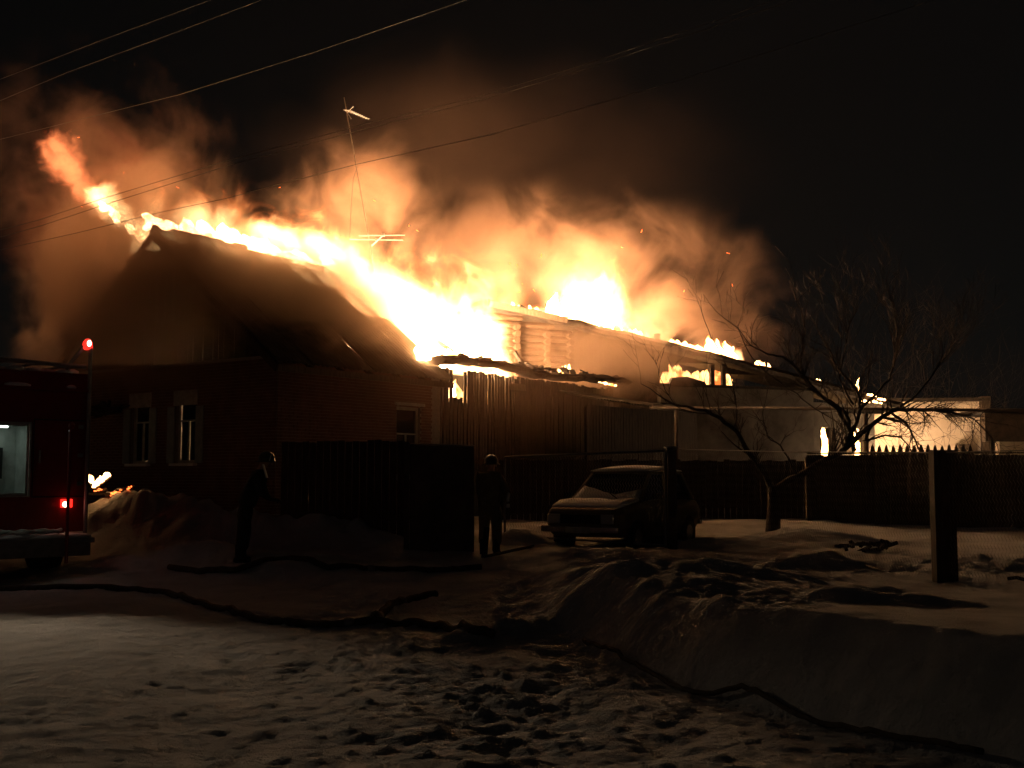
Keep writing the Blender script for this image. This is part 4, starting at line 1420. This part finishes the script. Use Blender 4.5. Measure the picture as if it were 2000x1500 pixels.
A = ground_pt(1312, 21.0)
B = ground_pt(1842, 14.6)
Cx = A + (B - A) * 1.5
Cx.z = hz(Cx.x, Cx.y)
fen = thing('chain_link_fence', 'chain link fence with square posts running to the right over the snow', 'fence', (0, 0, 0))
ta, tb = at(1312, 877, 21.0).z, at(1842, 884, 14.6).z
for p, zt_, w in ((A, ta + .02, .17), (B, tb + .03, .27)):
    mb = MB().span((p.x - w / 2, p.y - .09, p.z - .3), (p.x + w / 2, p.y + .09, zt_), jit=.004)
    mb.build('post', M['rust'] if w < .2 else M['darkwood'], fen)
MB().span((A.x - .12, A.y - .12, ta + .024), (A.x + .12, A.y + .12, ta + .05)).build('post_cap', M['steel'], fen)
MB().tube([(A.x, A.y, ta), (A + (B - A) * .5).to_tuple()[:2] + ((ta + tb) / 2 - .02,), (B.x, B.y, tb), (Cx.x, Cx.y, tb)], .009, 6).build('top_wire', M['galv'], fen)
mesh_panel(fen, A, B, (A.z + .02, B.z + .02), (ta - .01, tb - .01))
mesh_panel(fen, B, Cx, (B.z + .02, Cx.z + .02), (tb - .01, tb - .01))

G0, G1 = ground_pt(986, 22.4), A.copy()
gt0, gt1 = at(986, 893, 22.4).z, at(1300, 880, 21.0).z
gate = thing('mesh_gate', 'wide wire mesh gate with pale top bar in front of the snowy car', 'gate', (0, 0, 0))
g1 = G0.lerp(G1, .965)
MB().tube([(G0.x, G0.y, gt0), (g1.x, g1.y, gt1)], .026, 8).build('top_bar', M['alu'], gate)
MB().tube([(G0.x, G0.y, G0.z + .1), (g1.x, g1.y, g1.z + .1)], .022, 8).build('bottom_bar', M['steel'], gate)
for p, z1 in ((G0, gt0), (g1, gt1)):
    MB().tube([(p.x, p.y, p.z), (p.x, p.y, z1)], .024, 8).build('upright', M['steel'], gate)
mesh_panel(gate, G0, g1, (G0.z + .11, g1.z + .11), (gt0 - .03, gt1 - .03))

S0, S1 = ground_pt(800, 20.8), ground_pt(926, 20.8)
sg = thing('sheet_metal_gate', 'closed sheet metal gate with pale upper edge left of the mesh gate', 'gate', (0, 0, 0))
st0, st1 = at(800, 869, 20.8).z, at(926, 873, 20.8).z
mb = MB().add([(S0.x, S0.y, S0.z - .1), (S1.x, S1.y, S1.z + .0), (S1.x, S1.y, st1), (S0.x, S0.y, st0), (S0.x, S0.y + .02, S0.z - .1), (S1.x, S1.y + .02, S1.z), (S1.x, S1.y + .02, st1), (S0.x, S0.y + .02, st0)],
              [(0, 1, 2, 3), (7, 6, 5, 4), (0, 4, 5, 1), (1, 5, 6, 2), (2, 6, 7, 3), (3, 7, 4, 0)])
mb.build('sheet', M['rust'], sg)
MB().tube([(S0.x - .03, S0.y, st0 + .02), (S1.x, S1.y, st1 + .02)], .014, 8).build('top_bar', M['alu'], sg)
MB().span((S0.x - .10, S0.y - .05, S0.z - .2), (S0.x - .01, S0.y + .05, st0 + .06)).build('post', M['rust'], sg)
for k in (0.33, 0.66):
    p = S0.lerp(S1, k)
    MB().span((p.x - .02, p.y - .016, S0.z + .1), (p.x + .02, p.y - .004, st1 - .02)).build('rib', M['rust'], sg)
sp0 = ground_pt(945, 19.6)
MB()
o = MB().bar((sp0.x, sp0.y, sp0.z - .1), (sp0.x + .05, sp0.y, sp0.z + .52), .10).build('short_stake', M['charred'], None, origin=sp0)
o.location = sp0
tag(o, 'short black stake stuck in the snow below the khaki firefighter', 'stake')
a, b = ground_pt(950, 19.4), at(1062, 1062, 22.0)
o = MB().tube([a + Vector((0, 0, .02)), b], .028, 7).build('leaning_pole', M['charred'], None, origin=a)
o.location = a
tag(o, 'thin dark pole leaning from the snow against the mesh gate', 'pole')
# low board fence between house and sheet gate (dark, chest high)
fb0, fb1 = ground_pt(548, 22.6), ground_pt(790, 21.4)
fl_ = thing('low_board_fence', 'dark board fence between the brick house corner and the sheet metal gate', 'fence', (0, 0, 0))
n = 17
for i in range(n):
    p, q = fb0.lerp(fb1, i / n), fb0.lerp(fb1, (i + .94) / n)
    zt_ = at(0, 862, 22.0).z + rnd.uniform(-.02, .02)
    MB().add([(p.x, p.y, p.z - .1), (q.x, q.y, q.z - .1), (q.x, q.y, zt_), (p.x, p.y, zt_), (p.x, p.y + .025, p.z - .1), (q.x, q.y + .025, q.z - .1), (q.x, q.y + .025, zt_), (p.x, p.y + .025, zt_)],
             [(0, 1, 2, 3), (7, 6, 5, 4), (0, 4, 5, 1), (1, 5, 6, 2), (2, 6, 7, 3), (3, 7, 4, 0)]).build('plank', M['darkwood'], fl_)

# dark board barrier added behind the car, raised to hide and shade the yard
yb = thing('low_board_fence', 'added dark board fence that hides and shades the yard snow, behind the snowy car', 'fence', (0, 0, 0))
y0_, y1_ = ground_pt(935, 29.5), ground_pt(1640, 30.7)
n = 58
for i in range(n):
    p, q = y0_.lerp(y1_, i / n), y0_.lerp(y1_, (i + .95) / n)
    zt_ = at(0, 898, 29.5).z + rnd.uniform(-.04, .03)
    MB().add([(p.x, p.y, p.z - .3), (q.x, q.y, q.z - .3), (q.x, q.y, zt_), (p.x, p.y, zt_), (p.x, p.y + .025, p.z - .3), (q.x, q.y + .025, q.z - .3), (q.x, q.y + .025, zt_), (p.x, p.y + .025, zt_)],
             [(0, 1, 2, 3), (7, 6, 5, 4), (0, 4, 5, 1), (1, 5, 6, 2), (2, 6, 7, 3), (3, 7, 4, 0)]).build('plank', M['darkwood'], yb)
MB().bar((y0_.x, y0_.y + .06, 1.6), (y1_.x, y1_.y + .06, 1.6), .04, .09).build('rail', M['darkwood'], yb)

# dark board fence at the right, picket row behind it
bf = thing('board_fence', 'tall dark board fence behind the apple tree at the right', 'fence', (0, 0, 0))
f0, f1 = at(1578, 1000, 27.2), at(2130, 1000, 25.8)
n = 46
for i in range(n):
    p, q = f0.lerp(f1, i / n), f0.lerp(f1, (i + .965) / n)
    zt_ = at(1700, 889, 27).z + rnd.uniform(-.015, .015)
    z0_ = hz(p.x, p.y) - .1
    dy = rnd.uniform(0, .012)
    MB().add([(p.x, p.y + dy, z0_), (q.x, q.y + dy, z0_), (q.x, q.y + dy, zt_), (p.x, p.y + dy, zt_), (p.x, p.y + dy + .025, z0_), (q.x, q.y + dy + .025, z0_), (q.x, q.y + dy + .025, zt_), (p.x, p.y + dy + .025, zt_)],
             [(0, 1, 2, 3), (7, 6, 5, 4), (0, 4, 5, 1), (1, 5, 6, 2), (2, 6, 7, 3), (3, 7, 4, 0)]).build('plank', M['darkwood'], bf)
for i in (0, .25, .5, .75):
    p = f0.lerp(f1, i)
    MB().span((p.x - .06, p.y - .14, hz(p.x, p.y) - .1), (p.x + .06, p.y - .02, at(1700, 893, 27).z)).build('post', M['darkwood'], bf)
MB().bar((f0.x, f0.y - .01, at(1700, 887, 27).z + .015), (f1.x, f1.y - .01, at(1700, 887, 27).z + .015), .10, .03).build('cap_rail', M['darkwood'], bf)

pf = thing('picket_fence', 'row of pointed pickets standing black against the lit white building', 'fence', (0, 0, 0))
f0, f1 = at(1700, 900, 30.0), at(1905, 900, 29.6)
n = 15
zt_ = at(1800, 868, 29.8).z
for i in range(n):
    p, q = f0.lerp(f1, i / n), f0.lerp(f1, (i + .74) / n)
    m_, zz = (p + q) / 2, zt_ + rnd.uniform(-.03, .02)
    pts = [(p.x, .4), (q.x, .4), (q.x, zz - .20), ((m_.x + q.x) / 2, zz - .06), (m_.x, zz), ((m_.x + p.x) / 2, zz - .06), (p.x, zz - .20)]
    vs = [(x, m_.y, z) for x, z in pts] + [(x, m_.y + .022, z) for x, z in pts]
    k = len(pts)
    MB().add(vs, [tuple(range(k)), tuple(reversed(range(k, 2 * k)))] + [(i_, i_ + k, (i_ + 1) % k + k, (i_ + 1) % k) for i_ in range(k)]).build('picket', M['darkwood'], pf)
MB().bar((f0.x, f0.y + .06, zt_ - .30), (f1.x, f1.y + .06, zt_ - .30), .04, .09).build('rail', M['darkwood'], pf)

# gas pipe on posts
gp = thing('gas_pipe', 'thin overhead gas pipe on posts crossing the yard behind the tree', 'pipe', (0, 0, 0))
MB().tube([at(1270, 797, 33), at(1500, 797, 31), at(1700, 799, 29.6), at(1912, 801, 28.8), at(2040, 801, 28.2)], .042, 8).build('pipe', M['rust'], gp)
MB().tube([at(1632, 803, 29.9), at(1722, 805, 29.5)], .055, 8).build('sleeve', M['steel'], gp)
for px, Y in ((1322, 32.6), (1692, 29.6)):
    t = at(px, 800, Y)
    MB().tube([(t.x, t.y + .05, hz(t.x, t.y) - .1), (t.x, t.y + .05, t.z)], .06, 8).build('post', M['rust'], gp)

# satellite dish and small aerial on the fence at the right edge
dp = at(1940, 876, 28.4)
ds = thing('satellite_dish', 'grey satellite dish turned sideways above the board fence', 'satellite dish', dp, R(62))
mb = MB()
rings = []
for r_ in (0.0, .1, .2, .29):
    rings.append([(r_ * math.cos(2 * math.pi * k / 20), .55 * r_ * r_ - .02, r_ * math.sin(2 * math.pi * k / 20)) for k in range(20)])
bk = [[(x, y + .014, z) for x, y, z in r_] for r_ in reversed(rings)]
mb.loft(rings + bk, cap=False)
mb.build('dish', M['plaster'], ds, smooth=True)
MB().tube([(0, .02, -.02), (0, .12, -.25), (0, .12, -.5)], .02, 6).build('mount', M['steel'], ds)
MB().tube([(0, -.02, -.27), (0, -.30, -.16)], .01, 6).box((0, -.32, -.15), (.05, .08, .05)).build('feed_arm', M['steel'], ds)
ap = at(1966, 888, 28.2)
ae = thing('small_aerial', 'small pale bracket sticking up over the fence by the dish', 'aerial', ap)
MB().bar((-.02, 0, -.14), (.10, 0, .07), .03).bar((.05, 0, .08), (.15, 0, .04), .05).build('arm', M['alu'], ae)
MB().bar((-.02, .02, -.5), (-.02, .02, -.12), .03).build('stem', M['steel'], ae)


# ------------------------------------------------------------------ bare apple tree
def branch(mb, p, d, L, r, rg, lev, droop=0.0, up=0.0, segs=5):
    pts, rs = [p], [r]
    q = Vector(p)
    d = Vector(d).normalized()
    for i in range(segs):
        d = (d + Vector((rg.gauss(0, .16), rg.gauss(0, .16), rg.gauss(0, .12) + up * .12 - droop * .1))).normalized()
        q = q + d * L / segs
        pts.append(q.copy())
        rs.append(max(r * (1 - .8 * (i + 1) / segs), .0028))
    mb.tube(pts, rs, 3 if r < .012 else 5, cap=False)
    if lev > 0:
        for k in range(rg.randint(2, 4) if lev > 1 else rg.randint(2, 5)):
            i = rg.randint(1, segs)
            a = rg.uniform(0, 2 * math.pi)
            ax = d.orthogonal().normalized()
            nd = (d * .75 + Matrix.Rotation(a, 3, d) @ ax * rg.uniform(.5, 1.1) + Vector((0, 0, up * .5))).normalized()
            branch(mb, pts[i], nd, L * rg.uniform(.4, .75), rs[i] * .65 + .001, rg, lev - 1, droop, up, max(3, segs - 1))
    return pts


TB = at(1508, 1020, 24.0)
TB.z = hz(TB.x, TB.y) - .05
tree = thing('apple_tree', 'bare apple tree with crooked limbs spreading over the burning windows', 'tree', (0, 0, 0))
rg = random.Random(17)


def limb(pxs, Ys, r0, r1, nm='limb', tw=8, seed=1, up=.6, tl=(.5, 1.3), lev=2):
    pts = [at(a, b, Y) for (a, b), Y in zip(pxs, Ys)]
    # smooth the limb
    fine = []
    for i in range(len(pts) - 1):
        p0, p1, p2, p3 = pts[max(i - 1, 0)], pts[i], pts[i + 1], pts[min(i + 2, len(pts) - 1)]
        for k in range(4):
            t = k / 4
            fine.append(0.5 * ((2 * p1) + (p2 - p0) * t + (2 * p0 - 5 * p1 + 4 * p2 - p3) * t * t + (3 * p1 - p0 - 3 * p2 + p3) * t ** 3))
    fine.append(pts[-1])
    fine = [p + Vector((rg.gauss(0, .012), rg.gauss(0, .02), rg.gauss(0, .012))) for p in fine]
    n_ = len(fine)
    rs = [(r0 + (r1 - r0) * i / (n_ - 1)) * .70 for i in range(n_)]
    MB().tube(fine, rs, 8).build(nm, M['bark'], tree, smooth=True)
    r2 = random.Random(seed)
    for k in range(tw):
        i = r2.randint(max(2, n_ // 4), n_ - 1)
        d = (fine[i] - fine[i - 1]).normalized()
        side = Matrix.Rotation(r2.uniform(0, 6.28), 3, d) @ d.orthogonal().normalized()
        branch(TW, fine[i], d * .6 + side * r2.uniform(.4, 1.0) + Vector((0, 0, up)), r2.uniform(*tl), rs[i] * .4 + .004, r2, lev, up=up)
    branch(TW, fine[-1], (fine[-1] - fine[-2]), tl[1], r1 * .9, r2, lev, up=up)


TW = MB()
Yt = 24.0
tp = [TB, at(1512, 985, Yt), at(1510, 950, Yt)]
MB().tube([TB + Vector((0, 0, -.1)), TB, tp[1], tp[2]], [.22, .165, .135, .12], 10).build('trunk', M['bark'], tree, smooth=True)
limb([(1508, 958), (1490, 918), (1462, 882), (1436, 842), (1392, 808), (1330, 792)], [24, 24, 23.9, 23.8, 23.7, 23.5], .11, .03, tw=9, seed=2, tl=(.4, 1.2))
limb([(1512, 955), (1556, 932), (1604, 902), (1642, 884), (1662, 848), (1680, 800), (1672, 760), (1640, 725)], [24, 24.1, 24.2, 24.3, 24.3, 24.4, 24.4, 24.5], .12, .028, tw=22, seed=3)
limb([(1642, 884), (1700, 832), (1742, 804), (1800, 800), (1860, 806), (1906, 820)], [24.3, 24.2, 24.1, 24, 23.9, 23.8], .085, .02, tw=44, seed=4, up=-.08, tl=(.4, 1.1))
limb([(1668, 880), (1658, 836), (1650, 806), (1600, 770), (1572, 738), (1566, 690), (1572, 640)], [24.3, 24.3, 24.4, 24.5, 24.5, 24.6, 24.6], .075, .016, tw=14, seed=5, up=.8)
limb([(1656, 838), (1636, 800), (1600, 768), (1540, 705), (1500, 690), (1470, 676), (1440, 640)], [24.3, 24.2, 24.1, 24.0, 23.9, 23.8, 23.7], .06, .010, tw=10, seed=6, up=.3, tl=(.4, 1.0))
limb([(1710, 824), (1690, 860), (1720, 852), (1760, 856), (1784, 885)], [24.2, 24.1, 24, 24, 24], .045, .014, tw=14, seed=7, up=-.2, tl=(.3, .8))
limb([(1742, 806), (1772, 830), (1786, 860), (1800, 886)], [24.1, 24.0, 24, 24], .045, .012, tw=16, seed=8, up=-.15, tl=(.3, .9))
limb([(1680, 800), (1720, 760), (1745, 720), (1752, 660), (1748, 600)], [24.4, 24.6, 24.8, 25, 25], .05, .010, tw=18, seed=9, up=.9)
limb([(1740, 806), (1790, 770), (1820, 730), (1850, 690), (1870, 640)], [24.1, 24.3, 24.5, 24.6, 24.8], .045, .008, tw=18, seed=10, up=.8)
limb([(1668, 790), (1640, 740), (1650, 690), (1660, 620)], [24.4, 24.6, 24.8, 25], .035, .008, tw=16, seed=11, up=.9)
limb([(1560, 935), (1530, 880), (1500, 850), (1490, 800)], [24.1, 24, 24, 24], .035, .010, tw=8, seed=12, up=.5, tl=(.3, .8))
limb([(1436, 842), (1440, 790), (1420, 720), (1390, 660), (1368, 600)], [23.8, 23.8, 23.7, 23.7, 23.6], .026, .006, tw=7, seed=13, up=.4, tl=(.3, .7), lev=1)
limb([(1392, 808), (1330, 800), (1300, 760), (1282, 712)], [23.7, 23.5, 23.4, 23.3], .022, .006, tw=6, seed=14, up=.5, tl=(.3, .7), lev=1)
limb([(1440, 640), (1470, 700), (1520, 745), (1580, 790)], [23.7, 23.8, 24.0, 24.1], .012, .022, tw=7, seed=15, up=.5, tl=(.3, .9))
tag(TW.build('twig', M['twig'], tree), kind='stuff')

# second bare tree, a thicket of thin shoots beyond the pipe
bush = thing('bare_thicket', 'thicket of thin bare shoots rising behind the white building roof', 'tree', (0, 0, 0))
r2 = random.Random(23)
mb = MB()
for k in range(26):
    px = r2.uniform(1580, 1900)
    p = at(px, 880, 52 + r2.uniform(-.8, .8))
    branch(mb, (p.x, p.y, .4), Vector((r2.uniform(-.12, .12), r2.uniform(-.1, .1), 1)), r2.uniform(4.5, 7.6), .02, r2, 2, up=.55, segs=8)
tag(mb.build('shoot', M['twig'], bush), kind='stuff')
for k in range(5):
    p = at(1600 + 70 * k, 880, 52)
    MB().tube([(p.x, p.y, .3), (p.x + r2.uniform(-.2, .2), p.y, 1.8), (p.x + r2.uniform(-.3, .3), p.y + .1, 3.4)], [.05, .035, .015], 6).build('stem', M['bark'], bush)
mb = MB()
bush2 = thing('bare_shrub', 'few bare twigs at the far right edge behind the outhouse', 'shrub', (0, 0, 0))
for k in range(10):
    p = at(r2.uniform(1930, 2010), 880, 40)
    branch(mb, (p.x, p.y, .4), Vector((r2.uniform(-.2, .2), 0, 1)), r2.uniform(3.6, 5.0), .02, r2, 2, up=.5, segs=7)
mb.build('shoot', M['twig'], bush2)
# a far dark line of trees on the horizon
r3 = random.Random(5)
mb = MB()
for k in range(420):
    x = r3.uniform(-230, 230)
    y = r3.uniform(150, 175)
    h = r3.uniform(5, 11)
    mb.tube([(x, y, 0), (x + r3.uniform(-.5, .5), y, h * .5), (x, y, h)], [r3.uniform(1.2, 2.6), r3.uniform(2.0, 3.2), .3], 6)
tag(mb.build('treeline', M['twig'], None), kind='stuff')

# ------------------------------------------------------------------ antenna mast
mast_top, mast_foot = at(672, 190, 34.0), at(740, 575, 34.0)
ant = thing('antenna_mast', 'tall thin leaning antenna mast rising out of the fire', 'antenna mast', mast_foot)
MB().tube([mast_foot, mast_top], [.03, .014], 6).build('mast', M['rust'], ant, origin=mast_foot)
mb = MB()
a, b = at(676, 214, 34), at(720, 233, 33.2)
mb.tube([a, b], .012, 6)
bd = (b - a).normalized()
for i in range(10):
    c = a.lerp(b, (i + .4) / 10)
    w = .17 - .008 * i
    v = Vector((0.55, 0.8, 0.25)).normalized() * w
    mb.tube([c - v, c + v], .006, 4)
mb.tube([at(690, 208, 33.9), at(678, 220, 34.0), at(686, 232, 33.9)], .01, 5)
mb.build('yagi_aerial', M['alu'], ant, origin=mast_foot)
mb = MB()
mb.tube([at(701, 460, 33.6), at(791, 459, 33.4)], .017, 6).tube([at(683, 467, 33.9), at(787, 469, 33.8)], .017, 6).tube([at(726, 480, 34), at(750, 458, 33.5)], .02, 6)
mb.box(at(748, 459, 33.5), (.10, .08, .07)).box(at(735, 468, 33.8), (.08, .08, .07))
mb.build('dipole_aerial', M['alu'], ant, origin=mast_foot)
MB().tube([at(698, 325, 34), at(690, 350, 34), at(686, 400, 34), at(683, 466, 33.9)], .009, 5).build('cable', M['wire'], ant, origin=mast_foot)

# ------------------------------------------------------------------ power lines
for lab, pts, Y0, Y1 in (
        ('power line nearest the top left corner', [(-60, 180), (0, 155), (200, 78), (410, 0), (540, -50)], 34, 17),
        ('second power line from the top left corner', [(-60, 222), (130, 142), (330, 68), (510, 0), (620, -44)], 34, 17),
        ('power line passing just above the flame tip at the left', [(-80, 292), (90, 250), (350, 185), (620, 100), (895, 5), (1010, -38)], 36, 18),
        ('upper of the two close power lines crossing the antenna mast', [(-80, 470), (75, 430), (200, 388), (450, 312), (720, 241), (930, 190), (1130, 130), (1400, 40), (1580, -24)], 27, 20),
        ('lower of the two close power lines crossing the antenna mast', [(-80, 486), (80, 441), (210, 398), (450, 322), (720, 250), (930, 198), (1130, 139), (1400, 50), (1620, -22)], 27, 20),
        ('power line crossing the mast just above the smoke cloud', [(-80, 506), (150, 455), (320, 413), (440, 388), (580, 351), (700, 320), (950, 265), (1300, 165), (1640, 58), (1900, -24)], 27, 20)):
    n = len(pts)
    P = [at(a, b, Y0 + (Y1 - Y0) * (a - pts[0][0]) / (pts[-1][0] - pts[0][0])) for a, b in pts]
    o = MB().tube(P, .0062, 5).build('power_line', M['wire'], None, origin=P[0])
    o.location = P[0]
    tag(o, lab, 'power line', 'power lines over the yard')


# ------------------------------------------------------------------ fire hoses on the snow
def ground_line(pxs, zlift=.03, r=.045, flat=.7):
    out = []
    for px, py in pxs:
        Y = (EYE - .05) / max((py - 930) / F_PX, .02)
        for _ in range(14):
            p = at(px, py, Y)
            Y -= (p.z - hz(p.x, p.y)) * 0.0 + 0
            g = hz(p.x, p.y)
            d = (p.z - g)
            Y += d / max((EYE - p.z) / Y, .03) * .6
            Y = min(max(Y, 5.5), 30)
        out.append(at(px, py, Y))
    fine = []
    for i in range(len(out) - 1):
        for k in range(8):
            p = out[i].lerp(out[i + 1], k / 8)
            fine.append(p)
    fine.append(out[-1])
    for i in range(2, len(fine) - 2):
        fine[i] = (fine[i - 1] + fine[i] * 2 + fine[i + 1]) / 4
    res = []
    for p in fine:
        res.append(Vector((p.x, p.y, max(hz(p.x, p.y), hz(p.x + .06, p.y), hz(p.x - .06, p.y), hz(p.x, p.y + .07), hz(p.x, p.y - .07)) + zlift)))
    return res


for lab, pxs, r_ in (
        ('long fire hose winding across the trampled snow from the left', [(-30, 1150), (120, 1150), (250, 1155), (330, 1163), (400, 1183), (460, 1202), (530, 1220), (620, 1226), (740, 1219), (800, 1222), (870, 1226), (920, 1235), (965, 1248)], .048),
        ('bent fire hose end forming a corner in the lumpy snow', [(735, 1214), (732, 1206), (765, 1186), (800, 1176), (850, 1165)], .055),
        ('straight fire hose lying in shadow along the yard front', [(330, 1126), (450, 1118), (560, 1112), (640, 1111), (750, 1115), (850, 1117), (940, 1112)], .05),
        ('fire hose half buried along the foot of the snow bank', [(1140, 1263), (1200, 1282), (1268, 1302), (1340, 1334), (1450, 1372), (1560, 1404), (1700, 1444), (1800, 1470), (1920, 1500)], .02)):
    P = ground_line(pxs, zlift=.02)
    o = MB().tube(P, r_, 8).build('fire_hose', M['hose'], None, smooth=True, origin=P[0])
    o.location = P[0]
    tag(o, lab, 'fire hose', 'fire hoses on the snow')
    if r_ > .03:
        k = int(len(P) * .62)
        c0_, c1_ = P[k] - P[0], P[k + 1] - P[0]
        dd = (c1_ - c0_).normalized()
        MB().tube([c0_ - dd * .05, c0_ - dd * .02, c0_ + dd * .03, c0_ + dd * .06], [r_ * 1.15, r_ * 1.4, r_ * 1.4, r_ * 1.15], 10).build('coupling', M['steel'], o, smooth=True)

# sticks in the snow at the right
for lab, a, b, Ya, Yb, r_ in (('dark stick slanting down the snow behind the fence post', (1640, 1070), (1738, 1122), 19.5, 16.6, .025), ('short stick in the snow at the right edge', (1970, 1146), (2003, 1134), 14.4, 14.2, .025)):
    p, q = at(*a, Ya), at(*b, Yb)
    p.z, q.z = hz(p.x, p.y) + .03, hz(q.x, q.y) + .03
    o = MB().tube([p, p.lerp(q, .5) + Vector((0, 0, .02)), q], r_, 6).build('stick', M['charred'], None, origin=p)
    o.location = p
    tag(o, lab, 'stick')
dpz = at(1690, 1055, 21.0)
dpz.z = hz(dpz.x, dpz.y)
mb = MB()
for i in range(16):
    mb.box((rnd.uniform(-.5, .5), rnd.uniform(-.3, .3), rnd.uniform(.02, .16)), (rnd.uniform(.1, .5), .06, .05), Euler((rnd.uniform(-.5, .5), rnd.uniform(-.5, .5), rnd.uniform(0, 3))).to_matrix())
o = mb.build('brushwood_heap', M['charred'])
o.location = dpz
tag(o, 'dark heap of brushwood in the snow in front of the board fence', 'brushwood')

# ------------------------------------------------------------------ burning debris on the snow pile by the truck
dbc = at(215, 948, 22.4)
deb = thing('burning_debris', 'burning fallen boards on the snow pile beside the fire truck', 'debris', dbc)
dbz = lambda px, py: at(px, py, 22.4) - dbc
for a, b, w in (((182, 952), (214, 928), .07), ((172, 930), (180, 950), .06), ((190, 958), (206, 952), .06), ((216, 968), (240, 958), .06), ((238, 962), (258, 950), .05), ((205, 965), (262, 945), .07), ((172, 962), (235, 962), .08), ((225, 955), (255, 966), .07)):
    MB().bar(dbz(*a) + Vector((0, .04, -.03)), dbz(*b) + Vector((0, .06, -.03)), w, .05).build('board', M['charred'], deb)
mb = MB()
for i in range(26):
    t = rnd.random()
    a, b = rnd.choice((((186, 958), (206, 952)), ((215, 970), (240, 957)), ((218, 964), (236, 958)), ((250, 954), (259, 949))))
    p = dbz(a[0] + (b[0] - a[0]) * t, a[1] + (b[1] - a[1]) * t)
    mb.box(p + Vector((rnd.uniform(-.02, .02), 0, rnd.uniform(-.02, .02))), (rnd.uniform(.015, .05), .03, rnd.uniform(.012, .03)))
tag(mb.build('ember', M['ember'], deb), kind='stuff')
fp = lambda *q: [at(px, py, 22.35) for px, py in q]
flame('small flame along a burning board on the snow pile by the truck', fp((183, 953), (190, 947), (200, 939), (212, 930)), 13, (.06, .15), (.035, .06), FL_MID, (.1, 0, 0), 51, spread=.012)
flame('little curled flame on the snow pile, left of the burning board', fp((173, 940), (178, 943), (183, 944)), 4, (.12, .22), (.03, .045), FL_MID, (-.2, 0, 0), 52, spread=.01)
